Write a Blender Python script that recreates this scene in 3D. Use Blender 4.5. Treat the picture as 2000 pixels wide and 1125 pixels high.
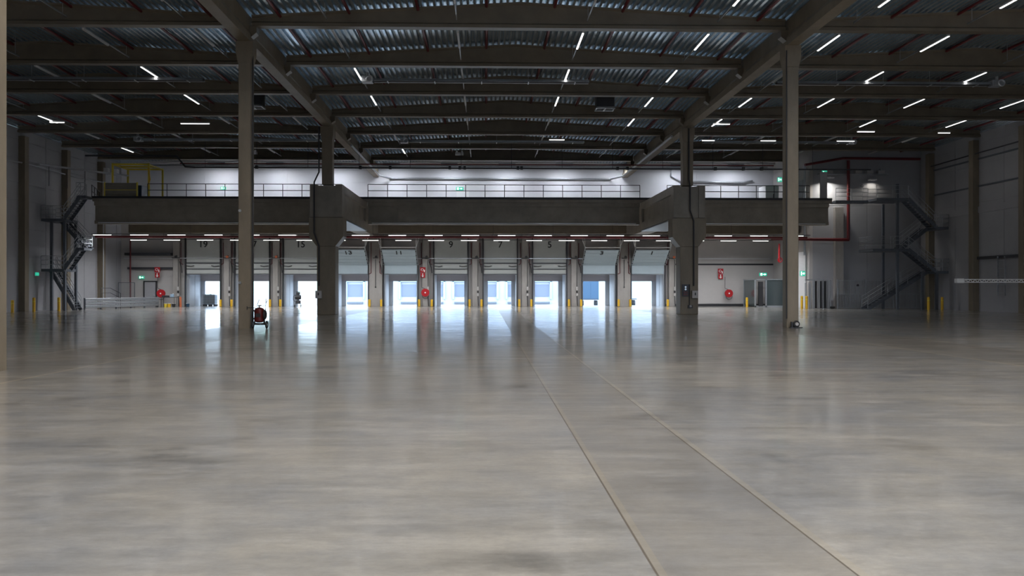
import bpy, math, random
from mathutils import Vector, Matrix
random.seed(7)
sc = bpy.context.scene
for o in list(bpy.data.objects): bpy.data.objects.remove(o)
COL = sc.collection
R = math.radians

# ------------------------------------------------------------------ camera, world, sun, exposure
cam_d = bpy.data.cameras.new('camera'); cam = bpy.data.objects.new('camera', cam_d); COL.objects.link(cam)
cam.location = (-1.575, -34.82, 1.735)
cam.rotation_euler = (R(90), 0, -0.024)
cam_d.sensor_width = 36; cam_d.lens = 1544.8 / 2000 * 36
cam_d.shift_x = 0.008; cam_d.shift_y = 0.00035
cam_d.clip_end = 1500; cam_d.clip_start = 0.1
sc.camera = cam
w = bpy.data.worlds.new('world'); sc.world = w; w.use_nodes = True
nt = w.node_tree; nt.nodes.clear()
bg = nt.nodes.new('ShaderNodeBackground'); wo = nt.nodes.new('ShaderNodeOutputWorld')
bg.inputs[0].default_value = (0.62, 0.79, 1.0, 1); bg.inputs[1].default_value = 9.0
nt.links.new(bg.outputs[0], wo.inputs[0])
# daylight reaches the hall through the dock openings, plus unseen roof lights and a rear gate added for light
ADDED_SKY = [(-7.0, -5.0), (5.0, 7.4), (18, 20)]; ADDED_SKY_Y = (-50.0, -15.0); ADDED_GATE = (14.0, 30.0, 4.0)
def portal(x, y, z, sx_, sy_, rot):
    l = bpy.data.lights.new('daylight_portal', 'AREA'); l.shape = 'RECTANGLE'; l.size = sx_; l.size_y = sy_; l.cycles.is_portal = True
    o = bpy.data.objects.new('daylight_portal', l); COL.objects.link(o); o.location = (x, y, z); o.rotation_euler = rot
for a_, b_ in ADDED_SKY: portal((a_+b_)/2, sum(ADDED_SKY_Y)/2, 14.75, b_-a_, ADDED_SKY_Y[1]-ADDED_SKY_Y[0], (0, 0, 0))
portal((ADDED_GATE[0]+ADDED_GATE[1])/2, -56.1, ADDED_GATE[2]/2, ADDED_GATE[1]-ADDED_GATE[0], ADDED_GATE[2], (R(90), 0, R(180)))
portal(-7.1, 45.4, 1.3, 48, 3.0, (R(90), 0, 0))
vs = sc.view_settings; vs.view_transform = 'Standard'; vs.look = 'None'; vs.gamma = 1; vs.use_curve_mapping = False
vs.exposure = 0.0
LAMP_W = 5.0; BACK_W = 180.0        # roof strip lamps; unseen ones out of view run brighter to light the floor
LOW_W = 140.0         # strips under the mezzanine
WASH_W = 165.0        # upper wall lamps

# ------------------------------------------------------------------ helpers
class MB:
    def __init__(s): s.v = []; s.f = []; s.sm = []
    def add(s, vs_, fs, smooth=False):
        n = len(s.v); s.v += [tuple(v) for v in vs_]
        s.f += [tuple(i + n for i in f) for f in fs]; s.sm += [smooth] * len(fs); return s
    def box(s, x0, x1, y0, y1, z0, z1):
        x0, x1 = sorted((x0, x1)); y0, y1 = sorted((y0, y1)); z0, z1 = sorted((z0, z1))
        return s.add([(x0,y0,z0),(x1,y0,z0),(x1,y1,z0),(x0,y1,z0),(x0,y0,z1),(x1,y0,z1),(x1,y1,z1),(x0,y1,z1)],
              [(0,3,2,1),(4,5,6,7),(0,1,5,4),(1,2,6,5),(2,3,7,6),(3,0,4,7)])
    def bar(s, p, q, w_, h):          # rectangular bar from p to q, width w_ across, height h
        p = Vector(p); q = Vector(q); d = (q - p).normalized()
        up = Vector((0, 0, 1)) if abs(d.z) < .95 else Vector((0, 1, 0))
        a = d.cross(up).normalized() * w_ / 2; b = a.cross(d).normalized() * h / 2
        vs_ = [p-a-b, p+a-b, p+a+b, p-a+b, q-a-b, q+a-b, q+a+b, q-a+b]
        return s.add(vs_, [(0,3,2,1),(4,5,6,7),(0,1,5,4),(1,2,6,5),(2,3,7,6),(3,0,4,7)])
    def cyl(s, p, q, r, n=10, r2=None, caps=True):
        p = Vector(p); q = Vector(q); d = (q - p).normalized(); r2 = r if r2 is None else r2
        up = Vector((0, 0, 1)) if abs(d.z) < .95 else Vector((0, 1, 0))
        a = d.cross(up).normalized(); b = a.cross(d)
        vs_ = []
        for k in range(n):
            t = 2*math.pi*k/n; e = a*math.cos(t) + b*math.sin(t)
            vs_ += [p + e*r, q + e*r2]
        s.add(vs_, [(2*k, 2*k+1, (2*k+3) % (2*n), (2*k+2) % (2*n)) for k in range(n)], True)
        if caps:
            s.add([vs_[2*k] for k in range(n)], [tuple(range(n))]); s.add([vs_[2*k+1] for k in range(n)], [tuple(range(n-1, -1, -1))])
        return s
    def tube(s, pts, r, n=8):
        for p, q in zip(pts, pts[1:]): s.cyl(p, q, r, n)
        for p in pts[1:-1]: s.ball(p, r, 6, 4)
        return s
    def ball(s, c, r, n=12, m=8, sz=1):
        vs_ = []
        for j in range(m+1):
            ph = math.pi*j/m
            for k in range(n):
                t = 2*math.pi*k/n; vs_.append((c[0]+r*math.sin(ph)*math.cos(t), c[1]+r*math.sin(ph)*math.sin(t), c[2]+r*sz*math.cos(ph)))
        return s.add(vs_, [(j*n+k, (j+1)*n+k, (j+1)*n+(k+1) % n, j*n+(k+1) % n) for j in range(m) for k in range(n)], True)
    def torus(s, c, R_, r, axis='Y', n=28, m=8):
        vs_ = []
        for i in range(n):
            t = 2*math.pi*i/n
            for j in range(m):
                u = 2*math.pi*j/m; a = (R_ + r*math.cos(u)); x, z, y = a*math.cos(t), a*math.sin(t), r*math.sin(u)
                if axis == 'Y': vs_.append((c[0]+x, c[1]+y, c[2]+z))
                elif axis == 'X': vs_.append((c[0]+y, c[1]+x, c[2]+z))
                else: vs_.append((c[0]+x, c[1]+z, c[2]+y))
        return s.add(vs_, [(i*m+j, ((i+1) % n)*m+j, ((i+1) % n)*m+(j+1) % m, i*m+(j+1) % m) for i in range(n) for j in range(m)], True)
    def prism(s, poly, a, b, axis='Y'):   # poly of 2-D points extruded from a to b
        n = len(poly)
        def P(u, v, t): return (u, t, v) if axis == 'Y' else ((t, u, v) if axis == 'X' else (u, v, t))
        vs_ = [P(u, v, a) for u, v in poly] + [P(u, v, b) for u, v in poly]
        return s.add(vs_, [tuple(range(n)), tuple(range(2*n-1, n-1, -1))] + [(i, i+n, (i+1) % n+n, (i+1) % n) for i in range(n)])
    def build(s, name, m, parent=None, origin=None, bevel=0):
        if parent is not None: org = Vector(parent.get('_org', parent.location))
        else:
            if origin is None:
                xs, ys, zs = zip(*s.v); origin = ((min(xs)+max(xs))/2, (min(ys)+max(ys))/2, min(zs))
            org = Vector(origin)
        me = bpy.data.meshes.new(name)
        me.from_pydata([tuple(Vector(v) - org) for v in s.v], [], s.f); me.validate()
        if len(me.polygons) == len(s.sm): me.polygons.foreach_set('use_smooth', s.sm)
        import bmesh
        bm = bmesh.new(); bm.from_mesh(me); bmesh.ops.recalc_face_normals(bm, faces=bm.faces); bm.to_mesh(me); bm.free()
        me.materials.append(m)
        o = bpy.data.objects.new(name, me); COL.objects.link(o)
        if parent is not None: o.parent = parent; ORG[o.name] = org
        else: o.location = org; ORG[o.name] = org
        if parent is not None:            # children sit at their parent's origin
            o.location = (0, 0, 0)
        if bevel:
            b = o.modifiers.new('bevel', 'BEVEL'); b.width = bevel; b.segments = 2; b.limit_method = 'ANGLE'
        o['_org'] = tuple(org)
        return o
ORG = {}
def thing(name, label, cat, loc=(0,0,0), group=None, kind=None):
    o = bpy.data.objects.new(name, None); COL.objects.link(o); o.location = loc; o.empty_display_size = .2
    o['label'] = label; o['category'] = cat; o['_org'] = tuple(loc)
    if group: o['group'] = group
    if kind: o['kind'] = kind
    return o
def tag(o, label, cat, group=None, kind=None):
    o['label'] = label; o['category'] = cat
    if group: o['group'] = group
    if kind: o['kind'] = kind
    return o
def struct(o, label=None, cat=None):
    o['kind'] = 'structure'
    if label: o['label'] = label; o['category'] = cat
    return o
def copy_tree(o, loc=None, rz=None, label=None, parent=None):
    c = o.copy(); COL.objects.link(c)
    if parent is not None: c.parent = parent
    if loc is not None: c.location = loc; c['_org'] = tuple(loc)
    if rz is not None: c.rotation_euler = (0, 0, rz)
    if label: c['label'] = label
    for ch in list(o.children): copy_tree(ch, parent=c)
    return c
def text_mesh(txt, size, name, m, parent, center, depth=.01, rot=(R(90), 0, 0)):
    cu = bpy.data.curves.new(name, 'FONT'); cu.body = txt; cu.size = size; cu.extrude = depth; cu.align_x = 'CENTER'; cu.align_y = 'CENTER'; cu.offset = size*.012
    t = bpy.data.objects.new(name, cu); COL.objects.link(t)
    me = bpy.data.meshes.new_from_object(t.evaluated_get(bpy.context.evaluated_depsgraph_get()))
    bpy.data.objects.remove(t)
    me.materials.clear(); me.materials.append(m)
    o = bpy.data.objects.new(name, me); COL.objects.link(o); o.parent = parent
    o.location = Vector(center) - Vector(parent['_org']); o.rotation_euler = rot
    return o
ORD = ['first','second','third','fourth','fifth','sixth','seventh','eighth','ninth','tenth','eleventh','twelfth','thirteenth','fourteenth','fifteenth','sixteenth','seventeenth','eighteenth','nineteenth','twentieth']

# ------------------------------------------------------------------ materials
def mat(name, col, rough=.6, metal=0, emit=None, estr=0, noise=0, nscale=2.0, stretch=(1,1,1), bump=0, spec=.5, coat=0, alpha=None, trans=0):
    m = bpy.data.materials.new(name); m.use_nodes = True
    n = m.node_tree; b = n.nodes['Principled BSDF']
    b.inputs['Base Color'].default_value = (*col, 1); b.inputs['Roughness'].default_value = rough
    b.inputs['Metallic'].default_value = metal; b.inputs['Specular IOR Level'].default_value = spec
    if coat: b.inputs['Coat Weight'].default_value = coat
    if trans: b.inputs['Transmission Weight'].default_value = trans
    if emit: b.inputs['Emission Color'].default_value = (*emit, 1); b.inputs['Emission Strength'].default_value = estr
    tc = n.nodes.new('ShaderNodeNewGeometry'); mp = n.nodes.new('ShaderNodeMapping'); mp.inputs['Scale'].default_value = stretch
    n.links.new(tc.outputs['Position'], mp.inputs[0])
    nz = n.nodes.new('ShaderNodeTexNoise'); nz.inputs['Scale'].default_value = nscale; nz.inputs['Detail'].default_value = 6; nz.inputs['Roughness'].default_value = .65
    n.links.new(mp.outputs[0], nz.inputs['Vector'])
    if noise:
        r = n.nodes.new('ShaderNodeMapRange'); r.inputs[1].default_value = .3; r.inputs[2].default_value = .7
        r.inputs[3].default_value = 1-noise; r.inputs[4].default_value = 1+noise
        n.links.new(nz.outputs[0], r.inputs[0])
        mx = n.nodes.new('ShaderNodeVectorMath'); mx.operation = 'SCALE'; mx.inputs[0].default_value = col
        n.links.new(r.outputs[0], mx.inputs['Scale']); n.links.new(mx.outputs[0], b.inputs['Base Color'])
    if bump:
        bp = n.nodes.new('ShaderNodeBump'); bp.inputs['Strength'].default_value = bump; bp.inputs['Distance'].default_value = .02
        n.links.new(nz.outputs[0], bp.inputs['Height']); n.links.new(bp.outputs[0], b.inputs['Normal'])
    return m
M = {}
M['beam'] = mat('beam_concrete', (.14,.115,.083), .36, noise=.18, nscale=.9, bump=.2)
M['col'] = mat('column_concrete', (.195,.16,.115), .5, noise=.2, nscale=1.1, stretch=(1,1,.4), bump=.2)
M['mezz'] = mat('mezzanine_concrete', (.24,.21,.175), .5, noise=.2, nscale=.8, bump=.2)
M['pier'] = mat('pier_concrete', (.33,.31,.295), .8, noise=.15, nscale=1.5, stretch=(1,1,.4))
M['wall_dock'] = mat('dock_wall_panel', (.46,.44,.435), .7, noise=.05, nscale=.6)
M['wall_side'] = mat('side_wall_panel', (.34,.34,.365), .7, noise=.06, nscale=.4)
M['wall_up'] = mat('white_wall_panel', (.68,.68,.72), .6, noise=.03, nscale=.5)
M['deck'] = mat('galvanised_deck', (.58,.69,.78), .24, metal=.85, noise=.15, nscale=3)
M['roofskin'] = mat('roof_membrane', (.3,.3,.3), .9)
M['galv'] = mat('galvanised_steel', (.42,.44,.47), .4, metal=.7, noise=.1, nscale=6)
M['stair'] = mat('stair_steel', (.12,.135,.16), .5, metal=.4, noise=.1, nscale=5)
M['rail'] = mat('rail_steel', (.05,.052,.06), .5, metal=.3)
M['silver'] = mat('bright_aluminium', (.6,.62,.65), .3, metal=.8)
M['white'] = mat('white_enamel', (.78,.78,.8), .4)
M['leaf'] = mat('door_leaf_paint', (.48,.50,.49), .45, noise=.03)
M['leafblue'] = mat('door_leaf_bluegrey', (.45,.54,.60), .4, noise=.03)
M['dark'] = mat('dark_rubber', (.02,.02,.022), .6)
M['darkmet'] = mat('dark_metal', (.045,.045,.05), .45, metal=.5)
M['red'] = mat('red_pipe_paint', (.125,.012,.016), .4)
M['redb'] = mat('bright_red_enamel', (.42,.012,.018), .35)
M['deepred'] = mat('dark_red_enamel', (.09,.005,.004), .4)
M['yellow'] = mat('yellow_paint', (.72,.42,.02), .45, noise=.08)
M['yellow2'] = mat('safety_yellow', (.75,.58,.05), .45)
M['green'] = mat('green_sign', (.0,.25,.15), .5, emit=(.05,.7,.45), estr=.6)
M['signw'] = mat('lit_white_sign', (.9,1,.95), .5, emit=(.7,1,.9), estr=1.6)
M['signwhite'] = mat('sign_white', (.85,.85,.85), .5)
M['led'] = mat('led_diffuser', (1,1,1), .5, emit=(1,.98,.95), estr=3.5)
M['leddim'] = mat('unlit_diffuser', (.5,.5,.5), .4)
M['blue'] = mat('blue_paint', (.022,.058,.105), .4)
M['bluegrey'] = mat('blue_grey_paint', (.30,.42,.55), .4)
M['ibc'] = mat('ibc_plastic', (.28,.33,.38), .4)
M['timber'] = mat('gate_board', (.20,.18,.15), .7, noise=.1)
M['black'] = mat('black_print', (.012,.012,.014), .6)
M['facade'] = mat('facade_white', (.36,.38,.41), .7)
M['facdoor'] = mat('facade_door', (.13,.15,.20), .6)
M['yard'] = mat('yard_asphalt', (.30,.30,.30), .9, noise=.1)
M['hill'] = mat('hill_green', (.34,.42,.34), 1, noise=.3, nscale=.02)
M['tunnel'] = mat('dock_house_panel', (.52,.53,.55), .5)
M['tunnelceil'] = mat('dock_house_lintel', (.50,.45,.44), .6)
M['orange'] = mat('orange_lamp_housing', (.5,.13,.05), .5)
M['soffit'] = mat('white_soffit', (.55,.60,.66), .35, metal=.3)

def add_nodes_floor():
    m = bpy.data.materials.new('polished_concrete_floor'); m.use_nodes = True
    n = m.node_tree; L = n.links; b = n.nodes['Principled BSDF']
    g = n.nodes.new('ShaderNodeNewGeometry'); sx = n.nodes.new('ShaderNodeSeparateXYZ'); L.new(g.outputs['Position'], sx.inputs[0])
    def noise(scale, st, det=6, ro=.6):
        mp = n.nodes.new('ShaderNodeMapping'); mp.inputs['Scale'].default_value = st; L.new(g.outputs['Position'], mp.inputs[0])
        z = n.nodes.new('ShaderNodeTexNoise'); z.inputs['Scale'].default_value = scale; z.inputs['Detail'].default_value = det; z.inputs['Roughness'].default_value = ro
        L.new(mp.outputs[0], z.inputs['Vector']); return z.outputs[0]
    def rng(x, a, b_, c, d):
        r = n.nodes.new('ShaderNodeMapRange'); r.inputs[1].default_value = a; r.inputs[2].default_value = b_; r.inputs[3].default_value = c; r.inputs[4].default_value = d
        L.new(x, r.inputs[0]); return r.outputs[0]
    def math_(op, a, b_=None):
        q = n.nodes.new('ShaderNodeMath'); q.operation = op
        for i, v in enumerate((a, b_)):
            if v is None: continue
            if isinstance(v, (int, float)): q.inputs[i].default_value = v
            else: L.new(v, q.inputs[i])
        return q.outputs[0]
    def line(coord, c, w_):      # 1 on a thin line at coordinate c
        return math_('LESS_THAN', math_('ABSOLUTE', math_('SUBTRACT', coord, c)), w_)
    X, Y = sx.outputs[0], sx.outputs[1]
    n1 = noise(.22, (1, 1, 1), 5, .6); n2 = noise(1.3, (.45, 1, 1), 9, .72); n3 = noise(7, (.5, 1, 1), 6, .75); n4 = noise(.55, (1,1,1), 4, .5)
    ramp = n.nodes.new('ShaderNodeMix'); ramp.data_type = 'RGBA'
    ramp.inputs[6].default_value = (.212, .208, .205, 1); ramp.inputs[7].default_value = (.298, .272, .234, 1)
    n9 = noise(.9, (.85, 1, 1), 7, .7)
    L.new(math_('MULTIPLY', rng(math_('ADD', n1, n9), .8, 1.2, 0, 1), 1.0), ramp.inputs[0])
    n6 = noise(2.6, (.2, 1, 1), 9, .75); n7 = noise(22, (.6, 1, 1), 6, .8)
    v = math_('MULTIPLY', math_('MULTIPLY', rng(n2, .3, .7, .84, 1.14), rng(n3, .3, .7, .87, 1.12)), math_('MULTIPLY', rng(n6, .3, .7, .80, 1.17), rng(n7, .3, .7, .87, 1.10)))
    # darker rubbed stains
    v = math_('MULTIPLY', v, rng(math_('MULTIPLY', rng(n4, .55, .72, 0, 1), rng(n2, .4, .6, 1, 0)), 0, 1, 1, .55))
    strip = math_('MULTIPLY', math_('GREATER_THAN', X, -.53), math_('LESS_THAN', X, .68))
    strip2 = math_('LESS_THAN', math_('ABSOLUTE', math_('SUBTRACT', math_('ABSOLUTE', X), 11.85)), 1.4)
    v = math_('MULTIPLY', v, math_('SUBTRACT', 1.0, math_('MULTIPLY', strip, .13)))
    v = math_('MULTIPLY', v, math_('SUBTRACT', 1.0, math_('MULTIPLY', strip2, .22)))
    v = math_('MULTIPLY', v, math_('ADD', 1.0, math_('MULTIPLY', math_('GREATER_THAN', X, 13.28), .22)))
    edge = math_('MULTIPLY', math_('ADD', line(X, -.50, .03), line(X, .715, .035)), .5)
    jl = math_('ADD', line(X, -.53, .008), line(X, .68, .008))
    for c in (10.42, -10.42): edge = math_('ADD', edge, line(X, c, .045))
    for c in (13.28, -13.28): edge = math_('ADD', edge, line(X, c, .045))
    ymod = math_('ABSOLUTE', math_('SUBTRACT', math_('FLOORED_MODULO', math_('ADD', Y, 203.0), 6.0), 3.0))
    jl = math_('ADD', jl, math_('MULTIPLY', math_('LESS_THAN', ymod, .009), .5))
    mixc = n.nodes.new('ShaderNodeMix'); mixc.data_type = 'RGBA'
    L.new(math_('MINIMUM', math_('MULTIPLY', edge, .45), 1), mixc.inputs[0])
    sc_ = n.nodes.new('ShaderNodeVectorMath'); sc_.operation = 'SCALE'; L.new(ramp.outputs[2], sc_.inputs[0]); L.new(v, sc_.inputs['Scale'])
    mixs = n.nodes.new('ShaderNodeMix'); mixs.data_type = 'RGBA'; L.new(math_('MULTIPLY', math_('MINIMUM', math_('ADD', strip, strip2), 1.0), .18), mixs.inputs[0])
    L.new(sc_.outputs[0], mixs.inputs[6]); mixs.inputs[7].default_value = (.20, .165, .128, 1)
    L.new(mixs.outputs[2], mixc.inputs[6]); mixc.inputs[7].default_value = (.36, .29, .18, 1)
    mixd = n.nodes.new('ShaderNodeMix'); mixd.data_type = 'RGBA'; L.new(math_('MINIMUM', math_('MULTIPLY', jl, .8), 1), mixd.inputs[0])
    L.new(mixc.outputs[2], mixd.inputs[6]); mixd.inputs[7].default_value = (.085, .065, .045, 1)
    L.new(mixd.outputs[2], b.inputs['Base Color'])
    dull = math_('MINIMUM', math_('ADD', math_('ADD', strip, strip2), math_('MULTIPLY', edge, 3.0)), 1.0)
    L.new(math_('ADD', math_('ADD', rng(n6, .35, .65, .06, .15), rng(n1, .35, .65, 0, .03)), math_('MULTIPLY', dull, .07)), b.inputs['Coat Roughness'])
    b.inputs['Coat Weight'].default_value = .9; b.inputs['Coat IOR'].default_value = 1.3; b.inputs['Roughness'].default_value = .30
    b.inputs['Specular IOR Level'].default_value = .45; b.inputs['IOR'].default_value = 1.5
    n5 = noise(3.2, (.08, 1, 1), 4, .6)
    n8 = noise(.5, (.35, 1, 1), 3, .5)
    bp = n.nodes.new('ShaderNodeBump'); bp.inputs['Strength'].default_value = .35; bp.inputs['Distance'].default_value = .02
    L.new(math_('ADD', math_('MULTIPLY', n5, .5), n8), bp.inputs['Height']); L.new(bp.outputs[0], b.inputs['Normal']); L.new(bp.outputs[0], b.inputs['Coat Normal'])
    return m
M['floor'] = add_nodes_floor()

# ------------------------------------------------------------------ setting
YB = -56.0; YR = 41.6; XW = 36.3
BAYS = [(-24, 'left'), (0, 'middle'), (24, 'right')]
def roof_z(x):
    c = min((-24, 0, 24), key=lambda q: abs(x-q)); return 13.62 + .68*(1 - min(1, abs(x-c)/12))
struct(MB().box(-XW, XW, YB, 45.25, -.4, 0).build('floor', M['floor']))
# corrugated deck following the three low gables
b = MB(); per = .29; pts = []; x = -XW
while x < XW:
    for dx, dz in ((0, 0), (.11, 0), (.15, .13), (.25, .13)): pts.append((x+dx, roof_z(x+dx)+.0+dz))
    x += per
def strips(P, dz):
    for (xa, za), (xb, zb) in zip(P, P[1:]):
        xm = (xa+xb)/2
        segs = [(YB, ADDED_SKY_Y[0]), (ADDED_SKY_Y[1], YR+.4)] if any(a_ < xm < b_ for a_, b_ in ADDED_SKY) else [(YB, YR+.4)]
        for y0, y1 in segs: b.add([(xa, y0, za+dz), (xa, y1, za+dz), (xb, y1, zb+dz), (xb, y0, zb+dz)], [(0, 1, 2, 3)])
strips(pts, 0)
tops = sorted(set([-XW, -24, -12, 0, 12, 24, XW] + [q for p in ADDED_SKY for q in p]))
strips([(q, roof_z(q)) for q in tops], .3)
struct(b.build('ceiling', M['deck']))

def panel_wall(name, axis, c0, a0, a1, z0, z1, m, th=.3, out=1, joints=(), vstep=0):
    """solid wall with shallow raised panels; c0 = inner face"""
    b = MB(); g = .02
    def put(u0, u1, d0, d1, q0, q1):
        if axis == 'X': b.box(u0, u1, c0+out*d0, c0+out*d1, q0, q1)
        else: b.box(c0+out*d0, c0+out*d1, u0, u1, q0, q1)
    zs = [z0] + [j for j in joints if z0 < j < z1] + [z1]
    us = [a0]
    if vstep:
        u = a0 + vstep
        while u < a1 - .5: us.append(u); u += vstep
    us.append(a1)
    put(a0, a1, .03, th, z0, z1)
    for i in range(len(zs)-1):
        for k in range(len(us)-1): put(us[k]+g*(k > 0), us[k+1]-g*(k < len(us)-2), 0, .03, zs[i]+g*(i > 0), zs[i+1]-g*(i < len(zs)-2))
    return struct(b.build(name, m))
J = (2.4, 4.1, 6.2, 8.3, 9.6, 11.4, 12.8)
# left wall with a raised sectional door at Y 15..21.5
panel_wall('wall_left', 'Y', -XW, YB-.3, 16.9, 0, 14.9, M['wall_side'], out=-1, joints=J, vstep=6)
panel_wall('wall_left_rear', 'Y', -XW, 22.6, YR+.4, 0, 14.9, M['wall_side'], out=-1, joints=J, vstep=6)
struct(MB().box(-XW-.3, -XW, 16.9, 22.6, 11.4, 14.6).build('wall_left_lintel', M['wall_side']))
struct(MB().box(-XW-.5, -XW-.3, 16.9, 22.6, 0, 11.4).build('wall_left_backing', M['pier']))
panel_wall('wall_right', 'Y', XW, YB, 33.4, 0, 14.9, M['wall_side'], out=1, joints=(3.9, 4.05, 7.9, 8.3, 11.2, 12.8), vstep=6)
struct(MB().box(-XW, ADDED_GATE[0], YB-.3, YB, 0, 14.9).box(ADDED_GATE[1], XW, YB-.3, YB, 0, 14.9).box(ADDED_GATE[0], ADDED_GATE[1], YB-.3, YB, ADDED_GATE[2], 14.9).build('wall_front', M['wall_side']))
struct(MB().box(-200, 200, -200, YB-.3, -.5, -.02).build('ground_behind', M['yard']))
panel_wall('wall_rear_right', 'X', 33.0, 26.8, XW+.3, 0, 14.9, M['wall_side'], out=1, joints=(5.6, 8.9, 12.6), vstep=4.75)
panel_wall('wall_return_right', 'Y', 26.5, 33.0, YR+.4, 0, 14.9, M['wall_dock'], out=1, joints=(4.1, 8.9))
DOORS = [(19, -28.41), (17, -23.76), (15, -19.17), (13, -14.35), (11, -9.63), (9, -4.83), (7, -.09), (5, 4.67), (3, 9.44), (1, 14.18)]
HO = 1.54
b = MB(); xs = [-XW]
for n_, dx in DOORS: xs += [dx-HO, dx+HO]
xs += [26.8]
for i in range(0, len(xs), 2):
    b.box(xs[i], xs[i+1], YR, YR+.3, 0, 3.1)
b.box(-XW, 26.8, YR, YR+.3, 3.1, 8.65)
# panel seams
for z in (4.05,):
    b.box(-XW, -30.2, YR-.03, YR, z+.02, 8.6); b.box(-XW, -30.2, YR-.03, YR, 2.9, z-.02); b.box(16.3, 26.5, YR-.03, YR, z+.02, 8.6); b.box(16.3, 26.5, YR-.03, YR, 3.0, z-.02); b.box(16.3, 26.5, YR-.03, YR, .25, 2.97)
struct(b.build('wall_rear', M['wall_dock']))
panel_wall('wall_rear_upper', 'X', YR, -XW, 26.8, 8.65, 14.9, M['wall_up'], out=1, joints=(11.9,), vstep=7.9)
struct(MB().box(16.0, 26.5, YR-.06, YR, 3.98, 4.14).box(16.0, 26.5, YR-.05, YR, 0, .22).build('trim_1', M['darkmet']))

# ------------------------------------------------------------------ columns
def conduit(name, pts, r, label, m=None, cat='conduit', group=None):
    return tag(MB().tube(pts, r, 8).build(name, m or M['darkmet']), label, cat, group)
cl = {(-12,-18): 'square concrete column cut off by the left frame edge', (-12,0): 'tall square concrete column beside the red wheeled extinguisher', (12,0): 'tall square concrete column nearest on the right, cable reel at its foot', (12,-18): 'tall square concrete column outside the frame on the right'}
for (cx, cy), lab in cl.items():
    if (cx, cy) == (12, -18): continue
    t = thing('concrete_column', lab, 'column', (cx, cy, 0), 'slender roof columns')
    h = .265; ch = .03
    poly = [(-h+ch,-h),(h-ch,-h),(h,-h+ch),(h,h-ch),(h-ch,h),(-h+ch,h),(-h,h-ch),(-h,-h+ch)]
    MB().prism([(cx+u, cy+v) for u, v in poly], 0, 11.9, 'Z').build('shaft', M['col'], t)
    MB().prism([(cx-h, 11.5), (cx+h, 11.5), (cx+.36, 11.95), (cx+.36, 12.45), (cx-.36, 12.45), (cx-.36, 11.95)], cy-.3, cy+.3).build('bracket', M['col'], t)
# rear pair carrying the mezzanine girders
for sx_, side in ((-12, 'left'), (12, 'right')):
    t = thing('mezzanine_column', 'thick concrete column with flared head carrying the %s box girder' % side, 'column', (sx_, 18, 0), 'thick mezzanine columns')
    b = MB(); b.box(sx_-.6, sx_+.6, 17.4, 18.6, 0, 4.5); b.build('shaft', M['col'], t, bevel=.03)
    b = MB().prism([(sx_-.6,4.5),(sx_+.6,4.5),(sx_+1.13,5.15),(sx_+1.13,6.4),(sx_-1.13,6.4),(sx_-1.13,5.15)], 17.4, 18.6); b.build('column_head', M['col'], t, bevel=.02)
    MB().box(sx_-.34, sx_+.34, 17.7, 18.38, 8.6, 12.45).build('upper_shaft', M['col'], t, bevel=.02)
    MB().prism([(sx_-.34,11.5),(sx_+.34,11.5),(sx_+.42,11.9),(sx_+.42,12.45),(sx_-.42,12.45),(sx_-.42,11.9)], 17.65, 18.43).build('bracket', M['col'], t)
    # box girder running back
    g = thing('box_girder', 'deep concrete box girder on the %s thick column head' % side, 'girder', (sx_, 23, 6.42), 'box girders under the mezzanine')
    for s in (-1, 1):
        xo = sx_ + s*1.05; xi = sx_ + s*.62; xm = sx_ + s*.88
        a0, a1 = sorted((xo, xi)); m0, m1 = sorted((xm, xi))
        b = MB().box(a0, a1, 17.35, 28.4, 8.05, 8.58).box(m0, m1, 18.2, 27.9, 7.0, 8.05).box(a0, a1, 17.35, 18.2, 6.42, 8.05).box(a0, a1, 27.9, 28.4, 6.42, 8.05).box(a0, a1, 18.2, 27.9, 6.42, 7.0)
        b.build('side_beam', M['mezz'], g)
    MB().box(sx_-.62, sx_+.62, 17.45, 18.3, 6.42, 8.5).build('end_block', M['mezz'], g)
    MB().box(sx_-.62, sx_+.62, 18.3, 28.4, 8.2, 8.5).build('top_slab', M['mezz'], g)
    b = MB()
    for k in range(34): b.box(sx_-1.05, sx_+1.05, 18.7+k*.29, 18.86+k*.29, 6.3, 6.41)
    b.box(sx_-1.05, sx_+1.05, 18.65, 28.4, 6.34, 6.41).build('soffit_sheet', M['soffit'], g)
    conduit('cable_conduit', [(sx_-.52*1, 17.66, 12.4), (sx_-.52, 17.66, 9.4), (sx_-.75, 17.28, 8.7), (sx_-.75, 17.28, 5.4), (sx_-.45, 17.33, 4.5), (sx_-.45, 17.33, 1.9)] if sx_ < 0 else
            [(sx_+.02, 17.6, 12.4), (sx_+.02, 17.6, 9.0), (sx_+.02, 17.28, 8.5), (sx_+.02, 17.28, 6.9), (sx_+.28, 17.33, 6.2), (sx_+.28, 17.33, 1.9)], .05,
            'dark cable conduit running down the %s thick column' % side)
    # grey cabinet on the shaft
    cxp = sx_-.45 if sx_ < 0 else sx_+.33
    t2 = thing('switch_box', 'pale grey switch box on the %s thick column' % side, 'switch box', (cxp, 17.25, 1.1), 'switch boxes on columns')
    MB().box(cxp-.2, cxp+.2, 17.13, 17.4, 1.08, 1.58).build('housing', M['wall_dock'], t2, bevel=.01)
    MB().box(cxp-.04, cxp+.04, 17.11, 17.13, 1.28, 1.45).build('switch', M['darkmet'], t2)
t = thing('socket_panel', 'dark socket panel with two round switches on right thick column', 'socket panel', (11.75, 17.35, .5))
MB().box(11.5, 11.95, 17.32, 17.4, 1.2, 2.0).build('back_plate', M['darkmet'], t)
for z in (1.82, 1.67): MB().cyl((11.72, 17.24, z), (11.72, 17.32, z), .06, 14).build('rotary_switch', M['silver'], t)
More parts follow.
